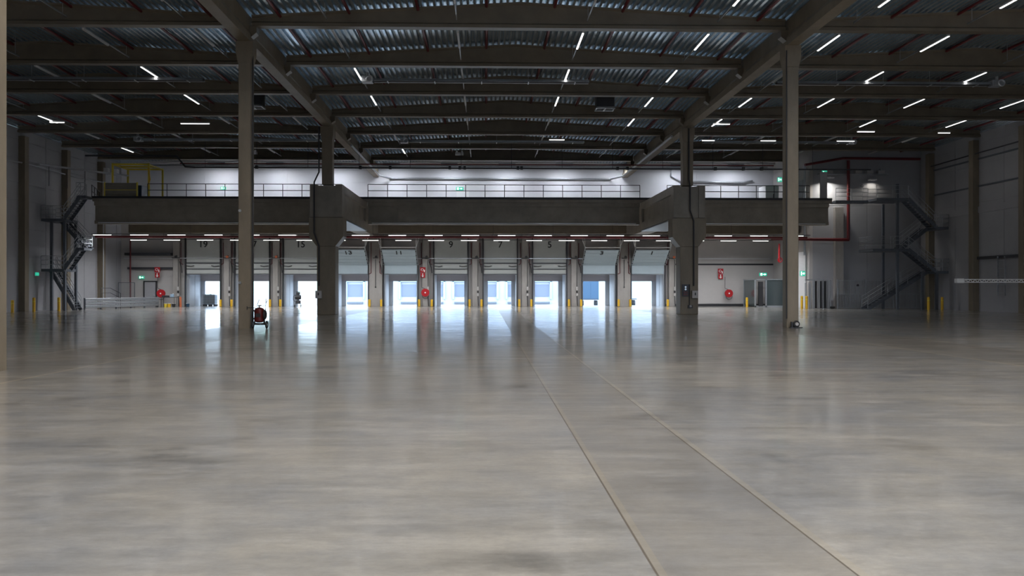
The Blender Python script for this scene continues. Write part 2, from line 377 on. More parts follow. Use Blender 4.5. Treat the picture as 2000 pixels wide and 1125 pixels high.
for z in (1.47, 1.32): MB().box(11.58, 11.86, 17.25, 17.32, z-.05, z+.05).build('socket', M['deepred'], t)
MB().box(11.98, 12.03, 17.34, 17.4, .55, 2.0).build('cable_duct', M['dark'], t)
MB().box(11.9, 12.2, 17.27, 17.4, .42, .62).build('socket_box', M['darkmet'], t)
MB().cyl((12.05, 17.2, .55), (12.05, 17.27, .55), .07, 12).build('socket_cap', M['wall_dock'], t)
# small fittings on the slender columns
t = thing('cable_reel', 'small cable reel with pale hub at foot of the right slender column', 'cable reel', (12.1, -.45, 0))
MB().torus((12.1, -.42, .17), .12, .035).build('cable', M['dark'], t)
MB().cyl((12.1, -.5, .17), (12.1, -.34, .17), .075, 16).build('hub', M['wall_dock'], t)
MB().box(11.82, 12.34, -.52, -.3, 0, .03).build('base_plate', M['darkmet'], t)
MB().box(11.86, 11.93, -.46, -.36, .03, .27).build('bracket', M['darkmet'], t)
conduit('column_conduit', [(11.7, -.33, 12.2), (11.7, -.33, .4)], .028, 'thin dark conduit down the nearest right slender column')
conduit('column_conduit', [(-11.68, -.1, 12.2), (-11.68, -.1, .3)], .028, 'thin dark conduit down the column behind the wheeled extinguisher')
for z in (1.98, 5.1): tag(MB().cyl((-12.18, -.33, z), (-12.18, -.265, z), .06, 12).build('push_button', M['silver']), '%s round metal button on the column beside the wheeled extinguisher' % ('lower' if z < 3 else 'upper'), 'button')

# side wall columns
for x_, ys_ in ((-36.1, (19.0, 25.2, 31.2, 37.2)), (36.1, (19.5, 25.2, 31.2))):
    side = 'left' if x_ < 0 else 'right'
    for i, y_ in enumerate(ys_):
        b = MB().box(x_-.28, x_+.28, y_-.27, y_+.27, 0, 13.1)
        tag(b.build('wall_column', M['col'] , bevel=.02), 'square concrete column against the %s side wall, %s from the rear corner' % (side, ORD[len(ys_)-1-i]), 'column', 'side wall columns')
tag(MB().box(28.6, 29.3, 32.55, 33.0, 0, 8.7).build('wall_column', M['pier']), 'concrete column on the grey rear wall left of the right stair', 'column')
tag(MB().box(26.1, 26.5, 35.6, 36.3, 0, 8.6).build('wall_column', M['pier']), 'concrete column on the return wall beside roller door', 'column')

# ------------------------------------------------------------------ girders and beams
for gx, side in ((-12, 'left'), (12, 'right')):
    b = MB().prism([(gx-.26,12.78),(gx-.18,12.95),(gx-.18,13.6),(gx+.18,13.6),(gx+.18,12.95),(gx+.26,12.78),(gx+.26,12.45),(gx-.26,12.45)], -20, 41.5)
    t = thing('roof_girder', 'long concrete roof girder running to the dock wall on the %s columns' % side, 'girder', (gx, 10, 12.45), 'lengthwise roof girders')
    b.build('girder_body', M['col'], t)
    for k in range(-3, 7):
        for s in (-1, 1): MB().prism([(gx+s*.18, 12.6), (gx+s*.50, 12.85), (gx+s*.50, 13.14), (gx+s*.18, 13.14)], k*6-.2, k*6+.2).build('corbel', M['beam'], t)
def beam_mesh(cx):
    b = MB(); L_ = 11.72; N = 12; zb = 13.15
    # web with gabled top, bottom flange with chamfer
    def top(x): return roof_z(cx + x) - .004
    for (h0, z_off0, h1, z1f) in ((.2, 0, .2, None),):
        pass
    xs = [-L_ + 2*L_*i/N for i in range(N+1)]
    sec = lambda x: [(-.20, zb), (.20, zb), (.20, zb+.14), (.10, zb+.22), (.10, top(x)-.12), (.17, top(x)-.07), (.17, top(x)), (-.17, top(x)), (-.17, top(x)-.07), (-.10, top(x)-.12), (-.10, zb+.22), (-.20, zb+.14)]
    n = 12; vs_ = []
    for x in xs:
        for y, z in sec(x): vs_.append((x, y, z - zb))
    fs = [(i*n+j, (i+1)*n+j, (i+1)*n+(j+1) % n, i*n+(j+1) % n) for i in range(N) for j in range(n)]
    fs += [tuple(range(n)), tuple(range(N*n+n-1, N*n-1, -1))]
    b.add(vs_, fs); return b
for cx, bn in BAYS:
    first = None
    for k in range(0, 7):
        lab = 'gabled concrete roof beam over the %s bay, %s from the camera' % (bn, ORD[k])
        if first is None:
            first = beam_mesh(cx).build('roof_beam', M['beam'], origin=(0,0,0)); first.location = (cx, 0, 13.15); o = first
        else:
            o = first.copy(); COL.objects.link(o); o.location = (cx, 6*k, 13.15)
        tag(o, lab, 'beam', 'gabled roof beams')

# ------------------------------------------------------------------ roof strip lamps on trunking
LX = [-31.6, -25.1, -19.6, -14.6, -8.45, -2.8, 2.9, 8.65, 14.7, 19.8, 25.4, 31.7]
LIT = {(8.65,-1),(8.65,0),(8.65,1),(8.65,2),(8.65,3),(2.9,0),(2.9,1),(2.9,2),(-8.45,1),(-8.45,2),(-8.45,5),(14.7,-1),(14.7,0),(14.7,2),(14.7,3),(19.8,-1),(19.8,0),(19.8,1),(19.8,2),
       (25.4,1),(25.4,2),(25.4,3),(31.7,2),(31.7,3),(-19.6,1),(-19.6,2),(-31.6,2),(-31.6,3),(-31.6,5)}
def area(name, sx_, sy_, watts, parent, loc, color=(1,.93,.80), spread=180, rot=(0,0,0)):
    l = bpy.data.lights.new(name, 'AREA'); l.shape = 'RECTANGLE'; l.size = sx_; l.size_y = sy_; l.energy = watts; l.color = color; l.spread = R(spread)
    o = bpy.data.objects.new(name, l); COL.objects.link(o); o.parent = parent; o.location = loc; o.rotation_euler = rot; return o
def luminaire(lit, x_row, watts):
    t = thing('strip_lamp', '', 'lamp', (0, 0, 13.32), 'strip lamps on trunking under the roof')
    MB().box(-.025, .025, -2.7, 2.7, 13.42, 13.48).build('trunking', M['galv'], t)
    lh = MB().box(-.045, .045, -1.9, .5, 13.36, 13.42).build('lamp_housing', M['white'], t)
    MB().box(-.038, .038, -1.88, .48, 13.335, 13.36).build('diffuser', M['led'] if lit else M['leddim'], lh)
    for y in (-2.4, 2.4): MB().cyl((0, y, 13.48), (0, y, roof_z(x_row)+.15), .01, 6).build('hanger', M['galv'], t)
    if lit: area('lamp_light', .09, 2.3, watts, t, (0, -.7, 0.005), color=(1,.85,.68) if watts == BACK_W else (1,.97,.92), spread=165)
    return t
protos = {}
LORD = {x: i for i, x in enumerate(LX)}
for x_ in LX:
    for k in range(-6, 7):
        if k >= 6: continue
        lit = (x_, k) in LIT or k <= -2
        if not lit and k < -1: continue
        bay = 'left' if x_ < -12 else ('right' if x_ > 12 else 'middle')
        pos = ORD[LORD[x_] % 4]
        if k <= -2: lab = 'unseen lit strip lamp above the frame, %s bay, %s row, %s back' % (bay, pos, ORD[-k-2])
        elif k == -1: lab = '%s strip lamp in %s bay, %s row from left, before the first beam' % ('lit' if lit else 'unlit', bay, pos)
        else: lab = '%s strip lamp in %s bay, %s row from left, behind %s beam' % ('lit' if lit else 'unlit', bay, pos, ORD[k])
        loc = (x_, 6*k+3.0, 13.32)
        back = k <= -3 and x_ > -15
        key = (x_, lit, k <= -3)
        if key not in protos:
            p = protos[key] = luminaire(lit, x_, BACK_W if back else (BACK_W*.35 if k <= -3 else LAMP_W)); p.location = loc; p['label'] = lab
        else: copy_tree(protos[key], loc, label=lab)
# a few lamps set across the bays
acr = [(-21.8, 20.9, 2.0), (-31.2, 20.7, 1.0), (26.4, 22.6, 1.3), (32.4, 22.9, .9), (15.0, 20.2, 1.2), (4.0, 26.3, 1.2), (15.8, 26.3, 1.0), (20.5, 26.3, 1.2), (26.6, 26.3, 1.4)]
nm = ['short lit lamp set crosswise under the left bay roof near the third trunking row', 'short lit lamp set crosswise by the left wall column', 'short lit lamp set crosswise over the right bay near third trunking row', 'short lit crosswise lamp nearest the right wall', 'short lit crosswise lamp beside the right girder', 'small lit crosswise lamp on the rear middle heater tube', 'small lit crosswise lamp at left end of the rear right heater tube', 'small lit crosswise lamp halfway along the rear right heater tube', 'small lit crosswise lamp at right end of the rear right heater tube']
for (x_, y_, l_), lab in zip(acr, nm):
    t = thing('cross_lamp', lab, 'lamp', (x_, y_, 13.2), 'crosswise roof lamps')
    MB().box(x_-l_/2, x_+l_/2, y_-.06, y_+.06, 13.24, 13.32).build('lamp_housing', M['white'], t)
    MB().cyl((x_, y_, 13.3), (x_, y_, roof_z(x_)+.02), .01, 6).build('hanger', M['galv'], t)
    MB().box(x_-l_/2+.02, x_+l_/2-.02, y_-.05, y_+.05, 13.21, 13.24).build('diffuser', M['led'], t)
    area('lamp_light', l_, .1, 5, t, (0, 0, 0), spread=165)

# ------------------------------------------------------------------ red sprinkler pipes
n_ = 0
for i in range(24):
    x_ = -34.5 + 3*i
    bay = 'left' if i < 8 else ('middle' if i < 16 else 'right')
    zc = roof_z(x_) - .10
    tag(MB().cyl((x_, -8, zc), (x_, 36, zc), .07, 10).build('sprinkler_pipe', M['red']), 'red sprinkler pipe running lengthwise under the deck, %s from left in the %s bay' % (ORD[i % 8], bay), 'pipe', 'lengthwise sprinkler pipes')

# ------------------------------------------------------------------ radiant heater tubes
def heater(x0, x1, y, z, flip, lab):
    t = thing('radiant_heater', lab, 'heater', ((x0+x1)/2, y, z), 'long radiant tube heaters')
    MB().prism([(y-.22, z-.08), (y-.12, z+.08), (y+.12, z+.08), (y+.22, z-.08), (y+.2, z-.08), (y+.11, z+.06), (y-.11, z+.06), (y-.2, z-.08)], x0, x1, 'X').build('reflector', M['galv'], t)
    MB().cyl((x0, y-.08, z-.03), (x1, y-.08, z-.03), .05, 10).cyl((x0, y+.08, z-.03), (x1, y+.08, z-.03), .05, 10).build('burner_tube', M['darkmet'], t)
    xe = x0-.35 if not flip else x1+.35
    MB().box(xe-.3, xe+.3, y-.25, y+.25, z-.15, z+.2).build('burner_box', M['galv'], t, bevel=.03)
    MB().cyl((xe, y-.1, z+.2), (xe, y-.1, z+.4), .09, 12).build('flue', M['galv'], t)
    MB().torus((xe+.15, y-.3, z+.0), .16, .05, 'Y').build('fan_casing', M['silver'], t)
    n = 4
    for i in range(n+1):
        xx = x0 + (x1-x0)*(i+.3)/(n+.6); MB().bar((xx, y-.26, z-.1), (xx, y+.26, z-.1), .05, .03).build('bracket', M['silver'], t); MB().cyl((xx, y, z+.07), (xx, y, roof_z(xx)+.02), .01, 6).build('hanger', M['galv'], t)
heater(-7.7, 4.2, 9, 13.22, False, 'long tube heater across the middle bay, burner at its left end, nearer the camera')
heater(-30, -17, 9, 13.2, False, 'long tube heater across the left bay nearer the camera')
heater(14.7, 26.8, 9, 13.22, True, 'long tube heater across the right bay, fan unit at its right end')
heater(-7.5, 6.2, 27, 13.2, False, 'long tube heater across the middle bay near the mezzanine')
heater(-28, -14.5, 27, 13.25, False, 'long tube heater across the left bay near the mezzanine')
heater(15.6, 27.0, 27, 13.25, True, 'long lit tube heater across the right bay near the mezzanine')
for x_, y_, lab in ((6.0, 15.0, 'square roof ventilation unit hung in the middle bay'), (-16.0, 15.0, 'square roof ventilation unit hung in the left bay')):
    t = thing('ventilation_unit', lab, 'ventilation unit', (x_, y_, 13.0), 'square ventilation units')
    b = MB().box(x_-.55, x_+.55, y_-.45, y_+.45, 13.12, 13.98); b.build('casing', M['darkmet'], t)
    b = MB().box(x_-.6, x_+.6, y_-.5, y_-.42, 13.02, 13.1).box(x_-.6, x_+.6, y_+.42, y_+.5, 13.02, 13.1).box(x_-.6, x_-.52, y_-.5, y_+.5, 13.02, 13.1).box(x_+.52, x_+.6, y_-.5, y_+.5, 13.02, 13.1).box(x_-.04, x_+.04, y_-.5, y_+.5, 13.02, 13.1)
    b.build('louvre_frame', M['silver'], t)

# ------------------------------------------------------------------ mezzanine
ZD = 8.93; YM = 28.5
struct(MB().box(-32.6, 26.5, YM, YR, 8.62, ZD).build('floor_mezzanine', M['mezz']))
struct(MB().box(-32.6, 26.5, YM-.06, YM, 8.86, ZD+.1).build('trim_2', M['darkmet']))
for x0, x1, lab in ((-32.5, -13.1, 'left'), (-10.9, 10.9, 'middle'), (13.1, 26.3, 'right')):
    t = thing('mezzanine_beam', 'deep concrete edge beam of the mezzanine, %s bay' % lab, 'beam', ((x0+x1)/2, 28.9, 6.86), 'mezzanine edge beams')
    b = MB().box(x0, x1, 28.75, 29.3, 6.86, 8.61)
    b.prism([(x0, 6.86), (x1, 6.86), (x1, 7.12), (x1-1.8, 7.12), (x1-2.4, 7.3), (x1-2.4, 8.2), (x1-1.8, 8.3), (x1, 8.3), (x1, 8.61), (x0, 8.61), (x0, 8.3), (x0+1.8, 8.3), (x0+2.4, 8.2), (x0+2.4, 7.3), (x0+1.8, 7.12), (x0, 7.12)], 28.62, 28.75)
    b.build('beam_body', M['mezz'], t)
    MB().box(x0, x1, 28.56, 28.62, 8.3, 8.61).build('nib', M['mezz'], t)
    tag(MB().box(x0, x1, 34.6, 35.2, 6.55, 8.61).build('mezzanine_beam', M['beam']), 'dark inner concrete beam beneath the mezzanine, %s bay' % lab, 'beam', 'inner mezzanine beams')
    tag(MB().cyl((x0+.3, 28.59, 6.95), (x1-.3, 28.59, 6.95), .035, 8).build('cable_conduit', M['silver']), 'thin bright conduit along the foot of the mezzanine edge beam, %s bay' % lab, 'conduit', 'conduits on edge beams')
for sx_, side in ((-12, 'left'), (12, 'right')):
    tag(MB().box(sx_-.6, sx_+.6, 28.75, YR, 6.42, 8.6).build('mezzanine_beam', M['mezz']), 'wide concrete beam above the %s door pier under the mezzanine' % side, 'beam', 'lengthwise mezzanine beams')
# edge railing: straight runs, each a thing
def railing(name, p0, p1, h, n, m, label, group, bars=(1.0, .5), r=.028, cat='railing'):
    p0 = Vector(p0); p1 = Vector(p1)
    t = thing(name, label, cat, tuple((p0+p1)/2), group)
    for f in bars: MB().cyl(p0+Vector((0,0,h*f)), p1+Vector((0,0,h*f)), r, 8).build('rail', m, t)
    for i in range(n+1):
        q = p0.lerp(p1, i/n); MB().cyl(q, q+Vector((0,0,h)), r, 8).build('post', m, t)
    return t
railing('railing', (-28.3, YM+.05, ZD+.1), (-13.1, YM+.05, ZD+.1), 1.0, 10, M['rail'], 'dark railing along the mezzanine edge, left bay', 'mezzanine railings')
railing('railing', (-10.9, YM+.05, ZD+.1), (10.9, YM+.05, ZD+.1), 1.0, 14, M['rail'], 'dark railing along the mezzanine edge, middle bay', 'mezzanine railings')
railing('railing', (13.1, YM+.05, ZD+.1), (24.7, YM+.05, ZD+.1), 1.0, 8, M['rail'], 'dark railing along the mezzanine edge, right bay', 'mezzanine railings')

# ------------------------------------------------------------------ upper level services
t = thing('pipe_rack', 'long hung rack of red pipe and cable trays above the mezzanine edge', 'pipe rack', (-3, 29.2, 11.3))
MB().cyl((-26, 29.2, 11.75), (22, 29.2, 11.75), .05, 10).build('sprinkler_main', M['red'], t)
MB().cyl((-24.8, 29.2, 11.45), (30, 29.2, 11.45), .055, 10).build('gas_pipe', M['rail'], t)
MB().box(-24.8, 24.5, 29.35, 29.6, 11.5, 11.56).build('cable_tray', M['galv'], t)
MB().tube([(-33.5, 29.2, 12.35), (-26.3, 29.2, 12.35), (-25.6, 29.2, 11.5), (-24.8, 29.2, 11.45)], .07, 8).build('offset_pipe', M['rail'], t)
for i in range(13):
    x_ = -24 + i*4.1; MB().cyl((x_, 29.2, 11.4), (x_, 29.2, 13.7), .018, 6).build('hanger', M['rail'], t)
for x_ in (-20.4, -19.9, -11.6, -9.2, -4.4, -3.6, -3.2, 1.1, 1.4, 9.2, 10, 17.2, 19.5, 21):
    MB().box(x_-.1, x_+.1, 29.05, 29.3, 11.35, 11.6).build('clamp', M['rail'], t)
conduit('wall_duct', [(-11.45, 24, 12.32), (-11.45, 39.5, 12.32), (-10.6, 41.4, 12.3), (10.6, 41.4, 12.3), (11.45, 39.5, 12.32), (11.45, 20, 12.32)], .085, 'pale grey pipe along the upper white wall bending forward under both girders', M['galv'], 'pipe')
conduit('wall_duct', [(16.5, 41.4, 13.6), (16.5, 41.4, 12.6), (17.4, 41.4, 12.1), (23.5, 41.4, 12.0), (24.4, 41.4, 12.2)], .085, 'short pale grey pipe on the upper wall beside the right column', M['galv'], 'pipe')
conduit('red_main', [(25.3, 31.0, 12.1), (29.2, 32.3, 12.9), (36, 32.6, 12.9)], .11, 'thick red water main along the top of the grey rear wall', M['red'], 'pipe')
conduit('red_riser', [(29.6, 32.3, 12.7), (29.6, 32.3, 6.0), (29.6, 32.3, 5.9), (22.5, 31.0, 5.9)], .13, 'thick red riser pipe dropping to beneath the mezzanine at right', M['red'], 'pipe')
# white units on the rear right wall shelf
tag(MB().box(27.2, 33.2, 32.5, 33.0, 11.55, 11.62).build('cable_tray', M['galv']), 'narrow cable tray on the grey rear wall at right', 'cable tray')
for i, x_ in enumerate((28.1, 30.6, 31.6, 32.6)):
    t = thing('junction_box', '%s white junction box from left on the right rear cable tray' % ORD[i], 'box', (x_, 32.7, 11.62), 'white junction boxes on the tray')
    hs = MB().box(x_-.28, x_+.28, 32.5, 32.95, 11.62, 11.9).build('housing', M['wall_dock'], t, bevel=.02)
    MB().cyl((x_, 32.7, 11.9), (x_, 32.7, 12.05), .08, 10).build('cable_gland', M['galv'], hs)
# upper wall wash lamps
for i in range(10):
    x_ = -26.5 + i*5.4
    t = thing('wall_wash_lamp', 'lit strip lamp washing the white upper wall, %s from the left' % ORD[i], 'lamp', (x_, 39.4, 13.3), 'lamps washing the upper wall')
    MB().box(x_-.75, x_+.75, 39.35, 39.48, 13.36, 13.44).build('lamp_housing', M['white'], t)
    MB().box(x_-.73, x_+.73, 39.36, 39.47, 13.34, 13.36).build('diffuser', M['led'], t)
    MB().box(x_-.8, x_+.8, 39.24, 39.28, 13.2, 13.48).box(x_-.8, x_+.8, 39.24, 39.48, 13.44, 13.48).build('hood', M['galv'], t)
    MB().cyl((x_-.6, 39.42, 13.46), (x_-.6, 39.42, roof_z(x_-.6)+.02), .01, 6).build('hanger', M['galv'], t)
    area('lamp_light', 1.4, .1, WASH_W, t, (0, 0, .02), color=(.88,.93,1), spread=178)
struct(MB().box(-XW, 26.5, 41.0, 41.58, 13.72, 14.35).build('trim_3', M['wall_dock']))
for i_, (z_, h_) in enumerate(((9.5, .12), (11.6, .12), (7.5, .5))): struct(MB().box(36.22, XW, 12, 30.9, z_, z_+h_).build('trim_%d' % (4+i_), M['stair'] if i_ < 2 else M['wall_side']))
tag(MB().box(-33, 25, 38.9, 39.05, 13.05, 13.18).build('busbar', M['galv']), 'long pale trunking in front of the upper white wall', 'trunking')
# emergency light heads
for x_, y_, z_, lab in ((-21.3, 33.0, 13.2, 'white twin-head emergency light hanging at left of the left column'), (-3.75, 33.0, 13.2, 'white twin-head emergency light hanging above the middle of the mezzanine')):
    t = thing('emergency_light', lab, 'emergency light', (x_, y_, z_), 'twin-head emergency lights')
    MB().box(x_-.35, x_+.35, y_-.1, y_+.1, z_-.05, z_+.16).build('housing', M['white'], t)
    for s in (-.22, .22): MB().cyl((x_+s, y_-.2, z_+.2), (x_+s, y_-.05, z_+.23), .09, 12).build('lamp_head', M['white'], t)
    MB().cyl((x_, y_, z_+.1), (x_, y_, roof_z(x_)+.15), .015, 6).build('hanger', M['rail'], t)
# upper mezzanine door, cabinets
t = thing('cabinet', 'white cabinet standing on the mezzanine against the rear wall at right', 'cabinet', (23.6, 38, ZD))
MB().box(24.2, 25.4, 37.2, 39.0, ZD, 11.2).build('cabinet_body', M['white'], t)
MB().box(24.9, 24.98, 37.1, 37.2, ZD+.6, 10.4).build('handle', M['dark'], t)
struct(MB().box(-4.3, -3.1, YR-.05, YR, ZD, 11.1).build('door_12', M['white']), 'white upper door below the small green exit sign', 'door')
struct(MB().box(26.42, 26.5, 34.2, 35.6, ZD, 11.3).build('door_13', M['facade']), 'pale door in the return wall at mezzanine level', 'door')
conduit('downpipe', [(26.1, 33.0, 12.5), (26.1, 33.0, 4.6)], .1, 'pale grey downpipe at the corner of the mezzanine at right', M['galv'], 'pipe')
t = thing('access_panel', 'grey sliding panel on a rail at the mezzanine corner', 'panel', (26.3, 29.6, 8.8))
MB().box(25.95, 26.55, 29.5, 29.56, 8.95, 11.3).build('panel_sheet', M['wall_side'], t)
MB().bar((25.0, 29.5, 8.5), (27.0, 29.4, 8.8), .1, .12).build('lower_rail', M['galv'], t)
# spotlight pool on the wall by the right stair
t = thing('wall_lamp', 'small wall lamp lighting the wall beside the upper exit sign', 'lamp', (28, 32.2, 11.1))
MB().box(27.7, 28.3, 32.1, 32.3, 11.15, 11.25).box(27.97, 28.03, 32.2, 33.0, 11.25, 11.3).build('lamp_housing', M['white'], t)
area('lamp_light', .5, .2, 110, t, (0, 0, .02), color=(1,.97,.88), spread=150)
t = thing('wall_lamp', 'small wall lamp above the top landing of the right stair', 'lamp', (31.9, 32.6, 11.0))
MB().box(31.6, 32.2, 32.5, 32.95, 11.05, 11.15).build('lamp_housing', M['white'], t)
area('lamp_light', .5, .2, 14, t, (0, 0, .02), spread=140)

# ------------------------------------------------------------------ strip lamps under the mezzanine
def lowlamp(x_, y_, z_, lab, warm):
    t = thing('strip_lamp', lab, 'lamp', (x_, y_, z_), 'strip lamps below the mezzanine')
    MB().box(x_-.72, x_+.72, y_-.05, y_+.05, z_+.02, z_+.06).build('lamp_housing', M['white'], t)
    MB().box(x_-.7, x_+.7, y_-.04, y_+.04, z_-.01, z_+.02).build('diffuser', M['led'], t)
    area('lamp_light', 1.4, .1, LOW_W, t, (0, 0, -.03), color=(.96,.98,1), spread=160)
for row, (y_, n0, step, rn) in enumerate(((29.15, -32.15, 2.94, 'front'), (35.9, -32.4, 2.92, 'back'))):
    i = 0
    x_ = n0
    if row == 1: x_ = -32.2
    while x_ < 25.5:
        lowlamp(x_, y_, 6.0, 'lit strip lamp in the %s row below the mezzanine, %s from the left' % (rn, ORD[i] if i < 20 else 'last'), row == 0)
        x_ += step; i += 1
    tr = thing('lamp_trunking', 'dark lamp trunking of the %s lamp row below the mezzanine' % rn, 'trunking', (-4, y_, 6.06))
    MB().box(-33, 25, y_-.03, y_+.03, 6.055, 6.1).build('trunking_rail', M['darkmet'], tr)
    for q in range(12): MB().cyl((-30+q*4.85, y_, 6.08), (-30+q*4.85, y_, 8.64), .012, 6).build('hanger', M['darkmet'], tr)
for i, (y_, z_, r_) in enumerate(((29.8, 5.9, .09), (33.2, 6.15, .07), (37.5, 6.38, .05))):
    tag(MB().cyl((-33, y_, z_), (25, y_, z_), r_, 10).build('sprinkler_pipe', M['red']), 'red pipe running crosswise below the mezzanine, %s from the front' % ORD[i], 'pipe', 'crosswise red pipes')
tag(MB().box(-35.8, 26, 41.05, 41.14, 4.57, 4.63).build('cable_tray', M['silver']), 'thin bright cable tray across the dock wall above the doors', 'cable tray')

# ------------------------------------------------------------------ dock doors, piers, bollards
def leaf_rows(b, x0, x1, y0, y1, zs, ze, n):
    dz = (ze-zs)/n
    for i in range(n): b.box(x0, x1, y0, y1, zs+i*dz+.012, zs+(i+1)*dz-.012)
    b.box(x0+.01, x1-.01, y0+.015, y1, zs, ze)
def rotated(b, piv, ang):     # rotate everything about an X-axis line
    c, s = math.cos(ang), math.sin(ang)
    b.v = [(x, piv[0]+(y-piv[0])*c-(z-piv[1])*s, piv[1]+(y-piv[0])*s+(z-piv[1])*c) for x, y, z in b.v]; return b
TILT = {13, 11, 3, 1}
for num, dx in DOORS:
    t = thing('door_%d' % num, 'raised sectional dock door numbered %d' % num, 'dock door', (dx, 41.3, 3.1), 'numbered dock doors', 'structure')
    if num not in TILT:
        b = MB(); leaf_rows(b, dx-1.56, dx+1.56, 41.24, 41.32, 3.12, 6.5, 7); lf = b.build('leaf', M['leaf'], t)
        text_mesh(str(num), .86, 'number', M['black'], lf, (dx, 41.225, 5.92))
        b = MB().box(dx-1.6, dx+1.6, 41.14, 41.22, 4.1, 4.2).box(dx-1.6, dx+1.6, 41.14, 41.22, 3.55, 3.62).box(dx-1.6, dx+1.6, 41.16, 41.22, 3.06, 3.12)
        b.build('stiffener', M['rail'], t)
        for s in (-1, 1):
            MB().tube([(dx+s*1.55, 41.1, 3.88), (dx+s*1.1, 41.1, 3.83), (dx+s*.8, 41.1, 3.9)], .035, 6).build('hose', M['dark'], t)
    else:
        b = MB(); leaf_rows(b, dx-1.56, dx+1.56, 41.24, 41.32, 3.12, 3.95, 1); b.build('lower_leaf', M['leafblue'], t)
        ang = R(58); b = MB(); leaf_rows(b, dx-1.56, dx+1.56, 41.24, 41.32, 3.97, 6.55, 5)
        lf = rotated(b, (41.28, 3.97), ang).build('leaf', M['leafblue'], t)
        dy, dz = -math.sin(ang), math.cos(ang)
        text_mesh(str(num), .78, 'number', M['black'], lf, (dx, 41.28 + 2.15*dy - .05*dz, 3.97 + 2.15*dz - .06), rot=(R(90)+ang, 0, 0))
        ye, ze = 41.28+2.7*dy, 3.97+2.7*dz
        for s in (-1, 1):
            MB().bar((dx+s*1.66, 41.25, 3.9), (dx+s*1.66, ye-1.4*math.sin(ang)*.4, ze+1.4*math.cos(ang)*.4), .06, .08).build('track', M['galv'], t)
            MB().box(dx+s*1.66-.035, dx+s*1.66+.035, ye-.05, ye+.02, ze+.05, 6.5).bar((dx+s*1.66, ye, ze+.15), (dx+s*1.95, ye-.1, 6.5), .05, .05).build('hanger', M['signwhite'], t)
            MB().box(dx+s*1.66-.035, dx+s*1.66+.035, 41.1, 41.3, 0, 3.95).build('guide_rail', M['darkmet'], t)
            for q in range(4): 
                f = .5+q*.65; MB().ball((dx+s*1.6, 41.28+f*dy-.02, 3.97+f*dz-.1), .05, 8, 6).build('roller', M['dark'], t)
        MB().box(dx-1.68, dx+1.68, ye-.05, ye+.05, ze+.1, ze+.19).build('cross_bar', M['signwhite'], t)
    if num not in TILT:
        for s in (-1, 1): MB().box(dx+s*1.66-.05, dx+s*1.66+.05, 41.08, 41.28, 0, 6.6).build('guide_rail', M['darkmet'], t)
    MB().box(dx-1.6, dx-1.54, 41.35, 41.58, 0, 3.1).box(dx+1.54, dx+1.6, 41.35, 41.58, 0, 3.1).box(dx-1.6, dx+1.6, 41.35, 41.58, 3.04, 3.1).build('frame', M['facade'], t)
    # dock house beyond the opening
    h = thing('dock_house', 'pale metal dock house beyond dock door %d' % num, 'dock house', (dx, 43.6, 0), 'dock houses outside the doors', 'structure')
    b = MB()
    for s in (-1, 1):
        x_ = dx+s*1.62; b.box(min(x_, x_+s*.08), max(x_, x_+s*.08), 41.9, 45.2, -.02, 3.2)
        b.box(min(x_-s*.04, x_), max(x_-s*.04, x_), 42.0, 43.4, 0, 3.15).box(min(x_-s*.04, x_), max(x_-s*.04, x_), 43.5, 44.9, 0, 3.15)
    b.build('side_wall', M['tunnel'], h)
    MB().box(dx-1.7, dx+1.7, 41.9, 45.2, 3.15, 3.3).build('roof_sheet', M['tunnelceil'], h)
    MB().box(dx-1.7, dx+1.7, 45.1, 45.3, 2.45, 3.2).build('lintel', M['tunnelceil'], h)
    for s in (-1, 1): MB().box(dx+s*1.18, dx+s*1.7, 45.1, 45.3, 0, 2.5).build('jamb_panel', M['bluegrey'] if False else M['tunnel'], h)
